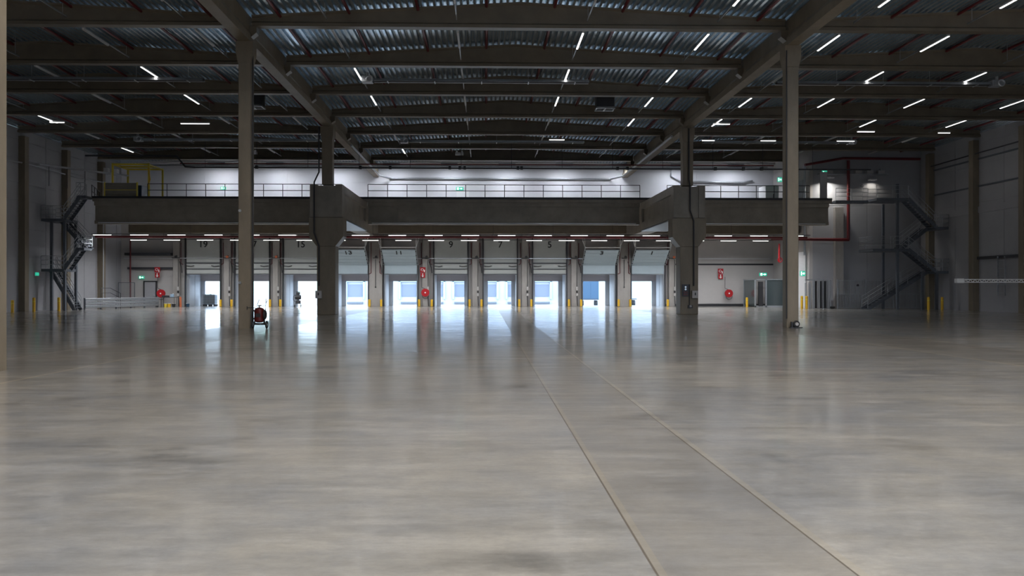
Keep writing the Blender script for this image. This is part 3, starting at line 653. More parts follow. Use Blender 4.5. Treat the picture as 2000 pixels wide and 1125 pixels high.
# piers between doors
cs = [d[1] for d in DOORS]
pier_x = [-30.9] + [(cs[i]+cs[i+1])/2 for i in range(9)] + [16.5]
def pier_name(i):
    if i == 0: return 'left of door 19'
    if i == 10: return 'right of door 1'
    return 'between doors %d and %d' % (DOORS[i-1][0], DOORS[i][0])
for i, px in enumerate(pier_x):
    big = i in (4, 9); hw = .62 if big else .31; nm_ = pier_name(i)
    tag(MB().box(px-hw, px+hw, 40.9 if big else 41.05, 41.56, 0, 6.41 if big else 8.6).build('door_pier', M['pier'], bevel=.015), 'concrete pier %s' % nm_, 'pier', 'piers between the dock doors')
    yf = 40.9 if big else 41.05
    # control box with conduit, to the right of the pier's axis
    ox = .0 if big else .22
    t = thing('door_control', 'door control box with cable drop on the pier %s' % nm_, 'control box', (px+ox, yf, 1.2), 'door control boxes')
    MB().cyl((px+ox, yf-.03, 1.9), (px+ox, yf-.03, 4.5), .03, 6).build('cable_drop', M['rail'], t)
    if not big:
        MB().box(px+ox-.09, px+ox+.09, yf-.12, yf, 1.55, 1.9).build('upper_box', M['wall_dock'], t)
        MB().box(px+ox-.07, px+ox+.07, yf-.12, yf, 1.3, 1.5).build('switch', M['dark'], t)
        MB().box(px+ox-.09, px+ox+.09, yf-.12, yf, 1.0, 1.25).build('lower_box', M['wall_dock'], t)
        MB().tube([(px+ox, yf-.05, 1.0), (px+ox+.05, yf-.05, .05)], .035, 6).build('floor_cable', M['rail'], t)
    else: MB().ball((px, yf-.05, 1.85), .07, 8, 6).build('pull_knob', M['rail'], t)
    # red pipes
    for s in (-1, 1):
        if i == 0 and s < 0: continue
        xx = px+s*(hw+.1) if not big else px+s*.42
        yy = 41.2 if not big else 40.83
        tag(MB().tube([(xx, yy, 6.1), (xx, yy, 4.1 if not big else 3.2), (xx+s*.2, yy, 4.0 if not big else 3.1)], .032, 8).build('sprinkler_drop', M['red']), 'red drop pipe on the %s side of the pier %s' % ('left' if s < 0 else 'right', nm_), 'pipe', 'red drop pipes on the dock wall')
    t = thing('dock_light', 'small dock lamp on bracket on the pier %s' % nm_, 'lamp', (px, yf-.3, 4.1), 'dock lamps on the piers')
    MB().box(px-(.25 if big else hw+.06), px+(.25 if big else hw+.06), yf-.1, yf, 4.6, 4.66).build('bracket', M['rail'], t)
    MB().cyl((px+.1, yf-.35, 4.72), (px+.1, yf-.1, 4.8), .13, 12, .08).build('lamp_head', M['orange'] if i in (1, 2, 3, 10) else M['darkmet'], t)
    MB().tube([(px+.35, yf-.05, 4.3), (px+.55, yf-.1, 3.7), (px+.6, yf-.1, 3.2)], .035, 6).build('hose', M['dark'], t)
for num, dx in DOORS:
    for s in (-1, 1):
        if num == 19 and s < 0: continue
        x_ = dx + s*1.80
        t = thing('bollard', 'yellow steel post at the %s jamb of dock door %d' % ('left' if s < 0 else 'right', num), 'bollard', (x_, 40.75, 0), 'yellow posts at the door jambs')
        MB().box(x_-.1, x_+.1, 40.65, 40.85, 0, .68).build('post', M['yellow'], t, bevel=.02)
        MB().box(x_-.13, x_+.13, 40.62, 40.88, 0, .02).build('foot_plate', M['darkmet'], t)
for (x_, y_, hgt), lab in zip(((-37.0, 25.9, .85), (-35.2, 25.0, 1.0), (-34.0, 26.2, 1.0), (25.05, 31.0, 1.05), (25.45, 31.0, 1.05), (33.9, 27.6, 1.0), (35.0, 27.6, 1.0), (22.6, 37.6, .85)),
        ('x', 'round yellow post before the left wall column beside the stair', 'round yellow post beneath the left stair beside the steel beams', 'left one of two yellow posts beside the right slender column', 'right one of two yellow posts beside the right slender column', 'left yellow post under the right stair landing', 'right yellow post under the right stair landing', 'single yellow post beside the glass booth and hose reel')):
    if lab == 'x': x_, y_, lab = -35.6, 23.0, 'round yellow post nearest the left door opening'
    t = thing('bollard', lab, 'bollard', (x_, y_, 0), 'round yellow posts')
    MB().cyl((x_, y_, 0), (x_, y_, hgt), .1, 16).ball((x_, y_, hgt), .1, 16, 8, .5).build('post', M['yellow'], t)
    MB().cyl((x_, y_, hgt*.72), (x_, y_, hgt*.8), .103, 16).build('band', M['yellow2'], t)

# ------------------------------------------------------------------ hose reels, signs
def hose_reel(x_, y_, z_, where, red=None):
    t = thing('hose_reel', 'red fire hose reel ' + where, 'hose reel', (x_, y_, z_), 'red fire hose reels')
    m = M['redb']
    rd = MB().cyl((x_, y_-.24, z_), (x_, y_-.21, z_), .38, 28).cyl((x_, y_-.06, z_), (x_, y_-.03, z_), .38, 28); rd = rd.build('disc', m, t)
    MB().torus((x_, y_-.14, z_), .27, .07).build('hose_coil', M['deepred'], t)
    MB().cyl((x_, y_-.27, z_), (x_, y_, z_), .07, 14).build('hub', M['signwhite'], rd)
    MB().torus((x_+.02, y_-.15, z_-.28), .3, .02).build('hose', M['dark'], t)
    MB().tube([(x_-.05, y_-.05, z_+.38), (x_-.35, y_-.05, z_+.5), (x_-.35, y_-.05, z_+1.6)], .022, 6).build('supply_pipe', M['darkmet'], t)
hose_reel(-32.2, 40.9, 1.25, 'on the dock wall left of door 19')
hose_reel(-7.25, 40.9, 1.33, 'on the pier between doors 11 and 9')
hose_reel(22.0, 41.2, 1.25, 'on the pale wall right of the door row')
def fire_sign(x_, y_, z_, where):
    t = thing('fire_sign', 'red fire equipment sign ' + where, 'sign', (x_, y_, z_), 'red fire equipment signs')
    MB().box(x_-.26, x_+.26, y_-.02, y_, z_+.5, z_+1.0).build('upper_plate', M['redb'], t)
    MB().box(x_-.22, x_+.22, y_-.02, y_, z_, z_+.46).build('lower_plate', M['redb'], t)
    MB().torus((x_-.05, y_-.03, z_+.76), .11, .025, 'Y', 16, 6).box(x_+.1, x_+.2, y_-.04, y_-.02, z_+.55, z_+.75).build('hose_symbol', M['signwhite'], t)
    b = MB().box(x_-.05, x_+.03, y_-.04, y_-.02, z_+.18, z_+.42); b.prism([(x_-.14, z_+.2), (x_+.12, z_+.2), (x_-.01, z_+.04)], y_-.04, y_-.02); b.build('arrow_symbol', M['signwhite'], t)
fire_sign(-32.6, 40.9, 2.75, 'above the hose reel left of door 19')
fire_sign(-7.5, 40.95, 2.75, 'above the hose reel between doors 11 and 9')
fire_sign(21.3, 41.4, 2.65, 'above the hose reel on the pale wall')
t = thing('fire_valve', 'red fire valve on riser high beside the right slender column', 'valve', (25.2, 36.5, 4.2))
MB().cyl((25.2, 36.5, 5.8), (25.2, 36.5, 4.1), .08, 10).build('riser', M['redb'], t)
MB().torus((25.2, 36.3, 4.3), .2, .04).bar((25.0, 36.3, 4.3), (25.4, 36.3, 4.3), .04, .04).build('hand_wheel', M['redb'], t)
def exit_sign(x_, y_, z_, w_, h_, where, axis='Y'):
    t = thing('exit_sign', 'green lit exit sign ' + where, 'sign', (x_, y_, z_), 'green exit signs')
    b = MB(); f = MB()
    if axis == 'Y':
        b.box(x_-w_/2, x_+w_/2, y_-.04, y_+.04, z_, z_+h_)
        yy = y_-.05
        f.box(x_-.36*w_, x_-.12*w_, yy, y_-.04, z_+.15*h_, z_+.85*h_); f.prism([(x_, z_+.4*h_), (x_+.2*w_, z_+.4*h_), (x_+.2*w_, z_+.2*h_), (x_+.4*w_, z_+.5*h_), (x_+.2*w_, z_+.8*h_), (x_+.2*w_, z_+.6*h_), (x_, z_+.6*h_)], yy, y_-.04)
    else:
        b.box(x_-.04, x_+.04, y_-w_/2, y_+w_/2, z_, z_+h_); f.box(x_-.05, x_-.04, y_-.35*w_, y_-.1*w_, z_+.15*h_, z_+.85*h_).box(x_-.05, x_-.04, y_, y_+.35*w_, z_+.4*h_, z_+.6*h_)
    b.build('sign_body', M['green'], t); f.build('pictogram', M['signw'], t)
exit_sign(-34.3, 41.4, 2.65, .5, .26, 'over the grey door left of the dock doors')
exit_sign(-35.75, 26.4, 2.7, .4, .25, 'on the left wall column beneath the stair', 'X')
exit_sign(-31.2, 36.5, 11.6, .3, .14, 'x') if False else None
exit_sign(-4.0, 41.5, 11.2, .7, .28, 'above the white upper door')
exit_sign(-26.6, 41.5, 11.2, .5, .25, 'high on the white wall above the left railing')
exit_sign(24.6, 39.0, 2.9, .7, .3, 'above the glass booth')
exit_sign(26.0, 33.2, 2.8, .45, .45, 'beside the roller door in the return wall')
exit_sign(24.9, 35.6, 11.3, .4, .4, 'over the cabinet end of the mezzanine')
exit_sign(26.45, 29.8, 11.0, .4, .45, 'at the mezzanine corner beside downpipe')

# doors and openings on the dock wall, left part
t = thing('door_14', 'plain dark grey personnel door under the exit sign', 'door', (-33.4, 41.5, 0), None, 'structure')
MB().box(-34.05, -33.0, 41.5, 41.6, 0, 2.35).build('leaf', M['wall_side'], t); MB().box(-34.15, -34.05, 41.45, 41.6, 0, 2.45).box(-33.0, -32.9, 41.45, 41.6, 0, 2.45).box(-34.15, -32.9, 41.45, 41.6, 2.35, 2.45).build('frame', M['darkmet'], t)
MB().box(-33.15, -33.05, 41.42, 41.5, 1.0, 1.15).build('handle', M['silver'], t)
t = thing('mesh_gate', 'grey mesh gate against the left part of dock wall', 'gate', (-35.2, 40.3, 0))
b = MB().box(-36, -35.95, 40.28, 40.32, 0, 2.3).box(-34.5, -34.45, 40.28, 40.32, 0, 2.3).box(-36, -34.45, 40.28, 40.32, 2.25, 2.3).box(-36, -34.45, 40.28, 40.32, .05, .1); b.build('frame', M['stair'], t)
b = MB()
for k in range(14): b.box(-35.9+k*.1, -35.885+k*.1, 40.29, 40.31, .1, 2.25)
b.build('infill', M['galv'], t)
tag(MB().box(-35.6, -31.3, 41.3, 41.5, 3.55, 3.75).build('service_duct', M['rail']), 'dark horizontal duct on the wall left of door 19', 'duct')
conduit('red_riser', [(-35.0, 40.6, 6.3), (-35.0, 40.6, .3)], .07, 'red riser pipe at the left end of the dock wall', M['red'], 'pipe')
conduit('downpipe', [(-35.6, 36.6, 8.6), (-35.6, 36.6, .3)], .05, 'thin pale downpipe beside the rear left column', M['silver'], 'pipe')
tag(MB().box(-35.6, -31.3, 40.7, 41.4, 4.85, 5.1).build('service_duct', M['rail']), 'black horizontal duct high on the wall left of door 19', 'duct')

# raised door in left wall
t = thing('door_15', 'large raised sectional door in the left side wall', 'door', (-36.2, 19.7, 4), None, 'structure')
b = MB()
for k in range(6): b.box(-36.28, -36.2, 16.95, 22.55, 4.55+k*1.1+.015, 4.55+(k+1)*1.1-.015)
b.build('leaf', M['leafblue'], t)
MB().box(-36.22, -36.12, 16.95, 22.55, 6.35, 6.5).box(-36.22, -36.12, 16.95, 22.55, 4.45, 4.55).build('stiffener', M['rail'], t)
MB().box(-36.45, -36.1, 21.6, 21.95, 0, 4.5).build('jamb', M['pier'], t)
conduit('wall_pipe', [(-36.1, 14, 10.6), (-36.05, 25, 11.1), (-36.0, 33.5, 11.1), (-34.4, 36.6, 11.0)], .06, 'pale pipe along the left side wall above the stair', M['galv'], 'pipe')

# ------------------------------------------------------------------ return wall roller door, booths, fence
t = thing('door_16', 'white ribbed roller door in the return wall', 'door', (26.45, 35, 0), None, 'structure')
b = MB()
for k in range(20): b.box(26.36, 26.44, 33.5, 35.5, .1+k*.24+.02, .1+(k+1)*.24)
b.box(26.40, 26.47, 33.5, 35.5, 0, 4.95).build('curtain', M['white'], t)
t = thing('glass_booth', 'grey framed glass booth in the right corner of the dock wall', 'booth', (24.5, 38.2, 0))
b = MB()
for x_, y_ in ((23.3, 37.4), (24.3, 37.4), (25.9, 37.4), (23.3, 40.5), (25.9, 40.5)): b.box(x_-.06, x_+.06, y_-.06, y_+.06, 0, 2.6)
b.box(23.25, 25.95, 37.34, 37.46, 2.5, 2.6).box(23.25, 25.95, 40.44, 40.56, 2.5, 2.6).box(23.24, 23.36, 37.4, 40.5, 2.5, 2.6).box(23.25, 25.95, 37.34, 37.46, 0, .15)
b.build('frame', M['galv'], t)
gl = mat('booth_glass', (.10,.13,.14), .15, trans=.35)
MB().box(24.36, 25.84, 37.39, 37.41, .15, 2.5).build('pane', gl, t); MB().box(23.29, 23.31, 37.46, 40.44, .15, 2.5).build('pane', gl, t)
MB().box(23.6, 24.0, 37.3, 37.5, .1, 2.35).build('door_leaf', M['darkmet'], t)
t = thing('turnstile_gate', 'silver turnstile gate of upright bars beside the return wall', 'gate', (26.2, 31.6, 0))
for k, (x_, w_) in enumerate(((25.6, .05), (25.95, .16), (26.3, .14), (26.75, .1), (27.1, .06), (27.5, .1), (27.75, .05))):
    MB().box(x_-w_/2, x_+w_/2, 31.5, 31.7, 0, 2.45 if k > 1 else 2.2).build('upright', M['silver'] if k % 2 else M['galv'], t)
MB().box(25.55, 27.8, 31.52, 31.68, 2.4, 2.5).build('head_rail', M['silver'], t)
for x_ in (26.5, 26.92, 27.3): MB().box(x_-.12, x_+.12, 31.7, 31.74, .05, 2.35).build('dark_panel', M['dark'], t)
MB().cyl((27.65, 31.4, .12), (28.0, 31.4, .12), .1, 12).build('castor', M['dark'], t)
t = thing('bar_fence', 'tall white fence of upright bars in front of the right stair', 'fence', (32, 31.7, 0))
n = 60; b = MB()
f0, f1 = 28.4, 35.6
for k in range(58):
    x_ = f0 + (f1-f0)*k/57; b.box(x_-.018, x_+.018, 31.68, 31.72, .05, 2.45)
b.build('bars', M['galv'], t)
for z in (.1, 1.25, 2.4): MB().box(f0, f1, 31.67, 31.73, z-.025, z+.025).build('rail', M['galv'], t)
for x_ in (28.4, 30.8, 33.2, 35.6): MB().box(x_-.05, x_+.05, 31.65, 31.75, 0, 2.5).build('post', M['galv'], t)
tag(MB().cyl((30.1, 31.6, 2.0), (30.1, 31.66, 2.0), .1, 16).build('round_sign', M['darkmet']), 'small round dark sign on the bar fence', 'sign')
tag(MB().torus((31.1, 32.95, 10.6), .11, .02).build('round_sign', M['darkmet']), 'small ring-shaped mark high on the grey rear wall', 'sign')

# horizontal white boom at right
t = thing('barrier_boom', 'white horizontal lattice boom at the right frame edge', 'boom', (32, 15, 2.1))
b = MB().box(28.6, 35.9, 14.95, 15.05, 2.28, 2.33).box(28.6, 35.9, 14.95, 15.05, 2.1, 2.15)
for k in range(24): b.bar((28.7+k*.3, 15, 2.12), (28.85+k*.3, 15, 2.3), .03, .03).bar((28.85+k*.3, 15, 2.3), (29.0+k*.3, 15, 2.12), .03, .03)
b.build('lattice', M['signwhite'], t)
MB().box(28.5, 28.95, 14.85, 15.15, 2.08, 2.36).build('end_cap', M['signwhite'], t)
MB().box(35.4, 35.7, 14.85, 15.15, 0, 2.4).build('post', M['galv'], t)
t = thing('wall_ladder', 'short ladder frame fixed on the right side wall behind the boom', 'ladder', (36.0, 21.3, 1.5))
for y_ in (21.6, 22.4): MB().box(36.05, 36.15, y_-.03, y_+.03, 1.2, 4.1).build('stile', M['galv'], t)
for z in (1.4, 2.0, 2.6, 3.2, 3.8): MB().box(36.07, 36.13, 21.6, 22.4, z-.02, z+.02).build('rung', M['galv'], t)
tag(MB().box(36.12, 36.3, 19.8, 24.9, 3.95, 4.15).build('wall_rail', M['rail']), 'dark horizontal rail on the right side wall above the boom', 'rail')
conduit('wall_pipe', [(36.0, 16, 12.1), (36.0, 31, 12.0)], .05, 'dark pipe along the top of the right side wall', M['rail'], 'pipe')

# ------------------------------------------------------------------ staircases
def stair(lab, mx, Y0, levels, xs, wid=1.0, posts=()):
    """levels: list of z; flights between (xs pairs). mx mirrors nothing, xs given in world"""
    t = thing('steel_staircase', lab, 'staircase', (sum(p[0] for p in posts)/len(posts), Y0+.5, 0), 'zigzag steel staircases')
    def flight(x0, z0, x1, z1, y):
        n = max(6, int(abs(z1-z0)/.19)); b = MB()
        for k in range(n):
            f = (k+.5)/n; xx = x0+(x1-x0)*f; zz = z0+(z1-z0)*(k+1)/n; b.box(xx-.15, xx+.15, y, y+wid, zz-.04, zz)
        fl = b.build('flight', M['stair'], t)
        for yy in (y, y+wid): MB().bar((x0, yy, z0-.05), (x1, yy, z1-.05), .06, .28).build('stringer', M['stair'], fl)
        for yy in (y-.02, y+wid+.02):
            b = MB()
            for h in (.35, .68, 1.0): b.cyl((x0, yy, z0+h), (x1, yy, z1+h), .022, 6)
            for k in range(4):
                f = k/3; q = (x0+(x1-x0)*f, yy, z0+(z1-z0)*f); b.cyl(q, (q[0], q[1], q[2]+1.0), .02, 6)
            b.build('handrail', M['galv'], fl)
    def landing(x0, x1, z, y0, y1, open_=()):
        ld = MB().box(x0, x1, y0, y1, z-.2, z).build('landing', M['stair'], t)
        b = MB()
        for p, q in ((( x0, y0), (x1, y0)), ((x0, y1), (x1, y1)), ((x0, y0), (x0, y1)), ((x1, y0), (x1, y1))):
            key = 'f' if p[1] == q[1] == y0 else ('b' if p[1] == q[1] == y1 else ('l' if p[0] == x0 else 'r'))
            if key in open_: continue
            for h in (.35, .68, 1.0): b.cyl((p[0], p[1], z+h), (q[0], q[1], z+h), .02, 6)
            for f in (0, .5, 1): c_ = (p[0]+(q[0]-p[0])*f, p[1]+(q[1]-p[1])*f); b.cyl((c_[0], c_[1], z), (c_[0], c_[1], z+1.0), .02, 6)
        b.build('landing_railing', M['galv'], ld)
    for x_, y_, zt_ in posts: MB().box(x_-.09, x_+.09, y_-.09, y_+.09, 0, zt_).build('support_post', M['stair'], t)
    return flight, landing
fl, la = stair('zigzag steel staircase against the grey wall on the right', 1, 28.4, None, None, posts=((31.9, 28.6, 10.2), (34.0, 28.7, 3.0), (35.2, 28.7, 3.0), (31.9, 30.9, 8.8)))
la(30.1, 32.7, 9.05, 28.4, 30.8, ('r', 'l')); la(27.4, 30.1, 9.0, 29.8, 30.8, ('l', 'r', 'b'))
fl(32.7, 9.05, 35.0, 6.72, 28.4); la(35.0, 36.0, 6.72, 28.4, 30.8, ('l',))
fl(35.0, 6.72, 32.7, 4.95, 29.7); la(29.8, 32.7, 4.95, 28.4, 30.8, ('r',))
fl(32.7, 4.95, 35.0, 3.14, 28.4); la(35.0, 36.0, 3.14, 28.4, 30.8, ('l',))
fl(35.0, 3.14, 30.0, .05, 29.7)
fl, la = stair('zigzag steel staircase against the left side wall', -1, 27.4, None, None, posts=((-35.3, 27.6, 7.0), (-34.3, 27.6, 7.0), (-34.3, 29.3, 7.0)))
la(-36.0, -34.25, 7.15, 27.4, 29.5, ('r',)); la(-36.0, -34.25, 3.25, 27.4, 29.5, ('r',))
fl(-34.25, 7.15, -33.0, 8.95, 27.4); la(-33.3, -32.6, 8.95, 27.4, 28.5, ('l', 'b', 'r'))
fl(-34.25, 3.25, -33.1, 4.9, 27.4); la(-33.1, -32.7, 4.9, 27.4, 28.6, ('l',))
fl(-33.1, 4.9, -35.1, 7.15, 28.5); fl(-34.0, .05, -35.9, 3.25, 28.5)

# ------------------------------------------------------------------ mezzanine corner left: loading gate, conveyor tray
t = thing('loading_gate', 'yellow frame pallet gate standing at the left end of mezzanine', 'gate', (-30, 29.5, ZD))
for x_, y_ in ((-31.2, 28.9), (-28.35, 28.9), (-31.2, 31.6), (-28.35, 31.6)): MB().box(x_-.06, x_+.06, y_-.06, y_+.06, ZD, 11.7).build('upright', M['yellow2'], t)
for y_ in (28.9, 30.2, 31.6): MB().box(-31.2, -28.3, y_-.06, y_+.06, 11.55, 11.68).build('crossbar', M['yellow2'], t)
MB().box(-31.25, -31.13, 28.9, 31.6, 11.55, 11.65).box(-28.42, -28.3, 28.9, 31.6, 11.55, 11.65).build('top_beam', M['yellow2'], t)
MB().tube([(-28.4, 28.8, 9.9), (-28.2, 28.75, 10.4), (-28.35, 28.8, 11.3)], .05, 6).build('lever', M['yellow'], t)
t = thing('gate_panel', 'grey boarded barrier panel in the yellow pallet gate', 'panel', (-30.3, 28.7, ZD))
b = MB()
for k in range(5): b.box(-31.7, -29.15, 28.62, 28.68, ZD+.13+k*.21, ZD+.33+k*.21)
b.build('boards', M['timber'], t)
MB().box(-31.72, -31.66, 28.58, 28.72, ZD, 10.15).box(-29.2, -29.12, 28.58, 28.72, ZD, 10.15).box(-31.7, -29.1, 28.58, 28.62, 9.52, 9.56).build('frame', M['yellow2'], t)
t = thing('cable_ladder', 'bright sloping cable ladder above the left stair', 'cable ladder', (-33, 27.5, 11.3))
MB().bar((-34.6, 24.5, 10.9), (-31.0, 31.0, 11.0), .35, .12).build('tray', M['silver'], t)
for k in range(4): MB().cyl((-34.2+k*.7, 25.2+k*1.27, 9.4), (-34.2+k*.7, 25.2+k*1.27, 10.9), .02, 6).build('support', M['rail'], t)
for i, x_ in enumerate((-32.0, -31.5)):
    tag(MB().box(x_-.18, x_+.18, 29.4+i*.5, 29.8+i*.5, 11.06, 11.4).build('junction_box', M['white'], bevel=.02), '%s white box beside the yellow gate on the cable ladder' % ('left' if i == 0 else 'right'), 'box', 'white boxes at the cable ladder')
tag(MB().box(-31.0, -29.4, 30.0, 31.2, ZD, 10.1).build('covered_pallet', M['blue'], bevel=.05), 'dark blue covered load behind the boarded gate panel', 'pallet')
railing('railing', (-34.2, 33.0, ZD), (-32.7, YM+.1, ZD), 1.0, 3, M['rail'], 'short dark railing beside the left stair head', 'mezzanine railings')

# ------------------------------------------------------------------ crash barrier stack
t = thing('crash_barrier', 'galvanised crash barrier of stacked corrugated rails before left dock wall', 'barrier', (-33, 33, 0))
P0 = Vector((-33.9, 30.0, 0)); P1 = Vector((-31.7, 39.0, 0))
d = (P1-P0).normalized(); nrm = Vector((d.y, -d.x, 0))
for k, z0 in enumerate((.12, .40, .68)):
    prof = [(.0, 0), (.06, .05), (.06, .09), (.0, .13), (.06, .17), (.06, .21), (0, .25)]
    vs_ = []
    for u, v in prof:
        for p in (P0, P1): vs_.append(p + nrm*(u+.0) + Vector((0, 0, z0+v)))
    for u, v in reversed(prof):
        for p in (P0, P1): vs_.append(p + nrm*(u-.02) + Vector((0, 0, z0+v)))
    n = len(prof)*2; b = MB(); b.add(vs_, [(2*i, 2*i+1, (2*i+3) % (2*n), (2*i+2) % (2*n)) for i in range(n)]); b.build('rail', M['galv'], t)
for k in range(6):
    q = P0.lerp(P1, k/5) - nrm*.08; MB().box(q.x-.05, q.x+.05, q.y-.05, q.y+.05, 0, .95).build('post', M['stair'], t)
tag(MB().tube([(-33.6, 32.0, .0), (-33.6, 32.0, 1.75), (-33.3, 33.0, 1.75), (-32.9, 34.0, 1.3), (-32.9, 34.0, .0)], .025, 6).tube([(-33.6, 32.0, 1.35), (-33.3, 33.0, 1.35), (-32.9, 34.0, .9)], .02, 6).build('guard_rail', M['rail']), 'low dark guard rail beside the left stair foot', 'railing')

# ------------------------------------------------------------------ tool cart by door 19
t = thing('work_table', 'small black folding work table left of door 19', 'table', (-31.0, 39.5, 0))
cx, cy = -31.0, 39.6
MB().box(cx-.75, cx+.75, cy-.35, cy+.35, .88, .92).build('table_top', M['darkmet'], t)
for sx_ in (-.6, .6):
    for sy_ in (-.28, .28): MB().cyl((cx+sx_, cy+sy_, 0), (cx+sx_, cy+sy_, .88), .02, 6).build('leg', M['darkmet'], t)
def bucket(x_, y_, m, lab):
    q = thing('bucket', lab, 'bucket', (x_, y_, 0), 'buckets under the work table')
    MB().cyl((x_, y_, 0), (x_, y_, .32), .13, 16, .16).build('pail', m, q); MB().torus((x_, y_, .32), .16, .015, 'Z', 20, 6).build('rim', M['signwhite'], q)
bucket(-31.3, 39.6, M['yellow2'], 'left yellow bucket under the work table'); bucket(-30.95, 39.55, M['yellow'], 'middle yellow bucket under the work table'); bucket(-30.55, 39.6, M['dark'], 'black bucket under the work table')
bucket(-29.55, 40.4, M['blue'], 'blue bucket on the floor at the left jamb of door 19')
q = thing('canister', 'pale blue canister on the work table', 'canister', (-30.7, 39.6, .92)); MB().box(-30.85, -30.55, 39.5, 39.72, .92, 1.2).build('tank', M['bluegrey'], q, bevel=.03); MB().cyl((-30.62, 39.6, 1.2), (-30.62, 39.6, 1.26), .03, 10).build('cap', M['signwhite'], q)
q = thing('tool_case', 'dark tool case lying on the work table', 'case', (-31.3, 39.6, .92)); MB().box(-31.6, -31.0, 39.45, 39.75, .92, 1.08).build('case_body', M['rail'], q, bevel=.02); MB().box(-31.4, -31.2, 39.42, 39.45, .98, 1.03).build('handle', M['dark'], q)
q = thing('orange_post', 'orange upright gas bottle beside work table', 'gas bottle', (-30.05, 39.9, 0)); MB().cyl((-30.05, 39.9, 0), (-30.05, 39.9, .85), .11, 16).ball((-30.05, 39.9, .85), .11, 16, 8).build('cylinder', M['orange'], q); MB().cyl((-30.05, 39.9, .95), (-30.05, 39.9, 1.08), .03, 10).build('valve', M['silver'], q); q.name = 'gas_bottle'

# ------------------------------------------------------------------ IBC container
t = thing('liquid_container', 'caged liquid container on pallet inside the opening of dock door 19', 'container', (-28.8, 44.3, 0))
x0, x1, y0, y1 = -29.4, -28.2, 43.85, 44.85
MB().box(x0+.04, x1-.04, y0+.04, y1-.04, .17, 1.12).build('tank', M['ibc'], t, bevel=.06)
MB().cyl((-28.8, 44.35, 1.12), (-28.8, 44.35, 1.17), .1, 14).build('cap', M['dark'], t)
b = MB()
for k in range(9):
    x_ = x0+(x1-x0)*k/8; b.cyl((x_, y0, .15), (x_, y0, 1.15), .012, 6).cyl((x_, y1, .15), (x_, y1, 1.15), .012, 6)
for k in range(7):
    z = .15+k/6; b.cyl((x0, y0, z), (x1, y0, z), .012, 6).cyl((x0, y0, z), (x0, y1, z), .012, 6).cyl((x1, y0, z), (x1, y1, z), .012, 6)
b.build('cage', M['darkmet'], t)
b = MB().box(x0, x1, y0, y1, .12, .15)
for x_ in (x0+.1, -28.8, x1-.1):
    for y_ in (y0+.1, 44.35, y1-.1): b.box(x_-.07, x_+.07, y_-.07, y_+.07, 0, .12)
b.build('pallet', M['dark'], t)

# ------------------------------------------------------------------ machine in door 15
t = thing('wheeled_machine', 'dark wheeled machine on thin legs standing before dock door 15', 'machine', (-18.8, 38.6, 0))
cx, cy = -18.8, 38.6
MB().box(cx-.2, cx+.2, cy-.2, cy+.2, .35, .62).build('motor_housing', M['rail'], t, bevel=.03)
MB().cyl((cx-.24, cy, .92), (cx+.24, cy, .92), .21, 16).build('drum', M['darkmet'], t)
MB().box(cx-.15, cx+.15, cy-.15, cy+.15, 1.15, 1.4).build('hopper', M['rail'], t, bevel=.02)
MB().box(cx-.17, cx+.17, cy-.17, cy+.17, 1.42, 1.46).build('lid', M['dark'], t)
MB().box(cx-.22, cx+.22, cy-.22, cy+.22, .30, .35).box(cx-.1, cx+.1, cy-.1, cy+.1, .6, 1.2).build('chassis', M['stair'], t)
for sx_ in (-.22, .22):
    MB().cyl((cx+sx_, cy+.1, 0.02), (cx+sx_, cy+.1, .32), .015, 6).build('leg', M['rail'], t)
MB().cyl((cx+.26, cy-.1, .12), (cx+.31, cy-.1, .12), .12, 14).build('wheel', M['dark'], t)
MB().cyl((cx-.31, cy-.1, .12), (cx-.26, cy-.1, .12), .12, 14).build('wheel', M['dark'], t)
MB().tube([(cx-.2, cy-.2, 1.15), (cx-.36, cy-.25, 1.0), (cx-.38, cy-.25, .7), (cx-.25, cy-.2, .5)], .02, 6).build('hose', M['dark'], t)

# ------------------------------------------------------------------ wheeled extinguisher by the near left column
t = thing('wheeled_extinguisher', 'dark red wheeled fire extinguisher beside the left slender column', 'fire extinguisher', (-11.3, -.45, 0))
cx, cy = -11.3, -.45
MB().cyl((cx, cy, .34), (cx, cy, .80), .205, 28).ball((cx, cy, .80), .205, 28, 12, .55).ball((cx, cy, .34), .205, 28, 12, .4).build('tank', M['deepred'], t)
MB().cyl((cx, cy, .9), (cx, cy, 1.0), .04, 12).box(cx-.05, cx+.09, cy-.03, cy+.03, .98, 1.02).build('valve', M['silver'], t)
for s in (-1, 1):
    wx = cx + s*.30
    wh = MB().torus((wx, cy+.06, .17), .135, .035, 'X').build('wheel', M['dark'], t); b = MB().cyl((wx-.03, cy+.06, .17), (wx+.03, cy+.06, .17), .04, 12)
    for k in range(6):
        a = k*math.pi/3; b.bar((wx, cy+.06, .17), (wx, cy+.06+.12*math.cos(a), .17+.12*math.sin(a)), .02, .02)
    b.build('wheel_hub', M['silver'], wh)
MB().cyl((cx-.3, cy+.06, .17), (cx+.3, cy+.06, .17), .02, 8).build('axle', M['darkmet'], t)
MB().box(cx-.2, cx+.2, cy-.12, cy+.12, .2, .24).box(cx-.22, cx-.18, cy-.02, cy+.04, .17, .8).box(cx+.18, cx+.24, cy-.02, cy+.04, .17, .8).build('frame', M['darkmet'], t)
MB().tube([(cx-.12, cy+.1, .8), (cx-.12, cy+.14, 1.05), (cx-.06, cy+.2, 1.26)], .014, 6).tube([(cx+.24, cy+.05, .5), (cx+.25, cy+.1, 1.15), (cx+.25, cy+.16, 1.3)], .014, 6).tube([(cx+.25, cy+.1, 1.1), (cx+.33, cy+.1, 1.22)], .014, 6).tube([(cx-.12, cy+.12, .98), (cx+.25, cy+.1, .98)], .012, 6).build('handle', M['dark'], t)
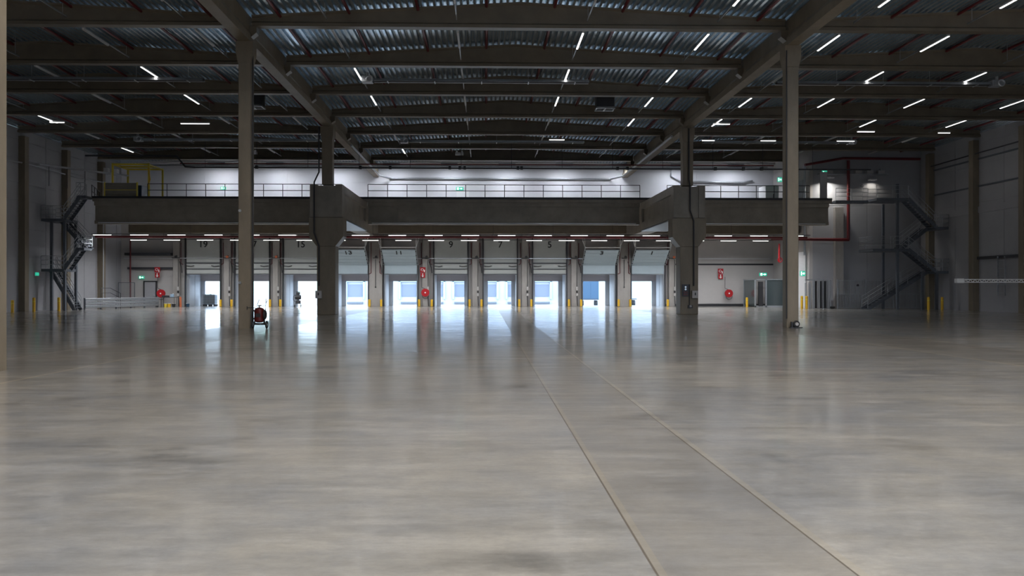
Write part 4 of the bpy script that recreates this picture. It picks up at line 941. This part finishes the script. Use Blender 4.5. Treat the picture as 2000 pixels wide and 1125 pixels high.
MB().tube([(cx-.05, cy-.2, .88), (cx-.25, cy-.22, .9), (cx-.46, cy-.22, .9)], .018, 6).tube([(cx-.46, cy-.22, .96), (cx-.46, cy-.22, .82)], .02, 6).build('spray_lance', M['dark'], t)
for ox_, r_ in ((.27, .17), (.24, .2), (-.24, .2)): MB().torus((cx+ox_, cy-.04, .6), r_, .022, 'X', 24, 6).build('hose_loop', M['dark'], t)
MB().tube([(cx-.3, cy-.12, .2), (cx-.36, cy-.14, .02)], .018, 6).build('stand', M['dark'], t)
MB().prism([(cx-.1, .5), (cx+.1, .5), (cx+.1, .66), (cx-.1, .66)], cy-.215, cy-.2).build('instruction_plate', M['darkmet'], t)

# ------------------------------------------------------------------ outside
struct(MB().box(-260, 260, 45.35, 420, -1.6, -1.15).build('ground', M['yard']))
struct(MB().box(-XW, 28, 45.25, 45.35, -1.6, 0).build('wall_yard', M['pier']))
t = thing('warehouse_building', 'white warehouse across the yard with a row of dock doors', 'building', (10, 114, -1.15))
MB().box(-27.5, 60, 108, 130, -1.15, 11).build('wall', M['facade'], t)
for i in range(9):
    x_ = -24.85 + i*4.75*1.01
    if 9.4 < 0: pass
    f = MB().box(x_-1.75, x_-1.45, 107.5, 108, -.2, 3.2).box(x_+1.45, x_+1.75, 107.5, 108, -.2, 3.2).box(x_-1.75, x_+1.75, 107.5, 108, 2.9, 3.3); fo = f.build('dock_shelter', M['bluegrey'], t)
    MB().box(x_-1.28, x_+1.28, 107.9, 107.99, .25, 2.45).build('dock_door', M['facdoor'], t)
    MB().box(x_-1.4, x_+1.4, 107.4, 107.98, -1.05, -.7).build('dock_bumper', M['stair'], t)
def trailer(x_, y_, m, lab):
    t = thing('truck_trailer', lab, 'trailer', (x_, y_, -1.15))
    MB().box(x_-1.27, x_+1.27, y_, y_+9, .05, 2.9).build('box_body', m, t)
    MB().box(x_-1.27, x_+1.27, y_-.06, y_, -.05, .08).build('bumper', M['darkmet'], t)
    for s in (-1, 1):
        for k in (1.5, 2.8): MB().cyl((x_+s*.95, y_+k, -.65), (x_+s*1.25, y_+k, -.65), .5, 20).build('wheel', M['dark'], t)
        MB().box(x_+s*.02, x_+s*1.2, y_-.02, y_, .15, 2.8).build('rear_door', m, t)
trailer(14.9, 88, M['blue'], 'blue box trailer parked in the yard beyond dock door 3')
trailer(21.6, 92, M['bluegrey'], 'pale blue box trailer parked in the yard beyond dock door 1')
b = MB(); N = 40; vs_ = []
for i in range(N+1):
    x_ = -330 + i*9; h = 9 + 7*math.sin(i*.33) + 3*math.sin(i*1.1)
    vs_ += [(x_, 330, -1.2), (x_, 340, h*.6), (x_, 380, h), (x_, 400, -1.2)]
b.add(vs_, [(4*i+j, 4*(i+1)+j, 4*(i+1)+j+1, 4*i+j+1) for i in range(N) for j in range(3)])
o = b.build('hillside', M['hill']); struct(o, 'pale green hills beyond the yard at left', 'hills')

for o in bpy.data.objects:
    if '_org' in o: del o['_org']
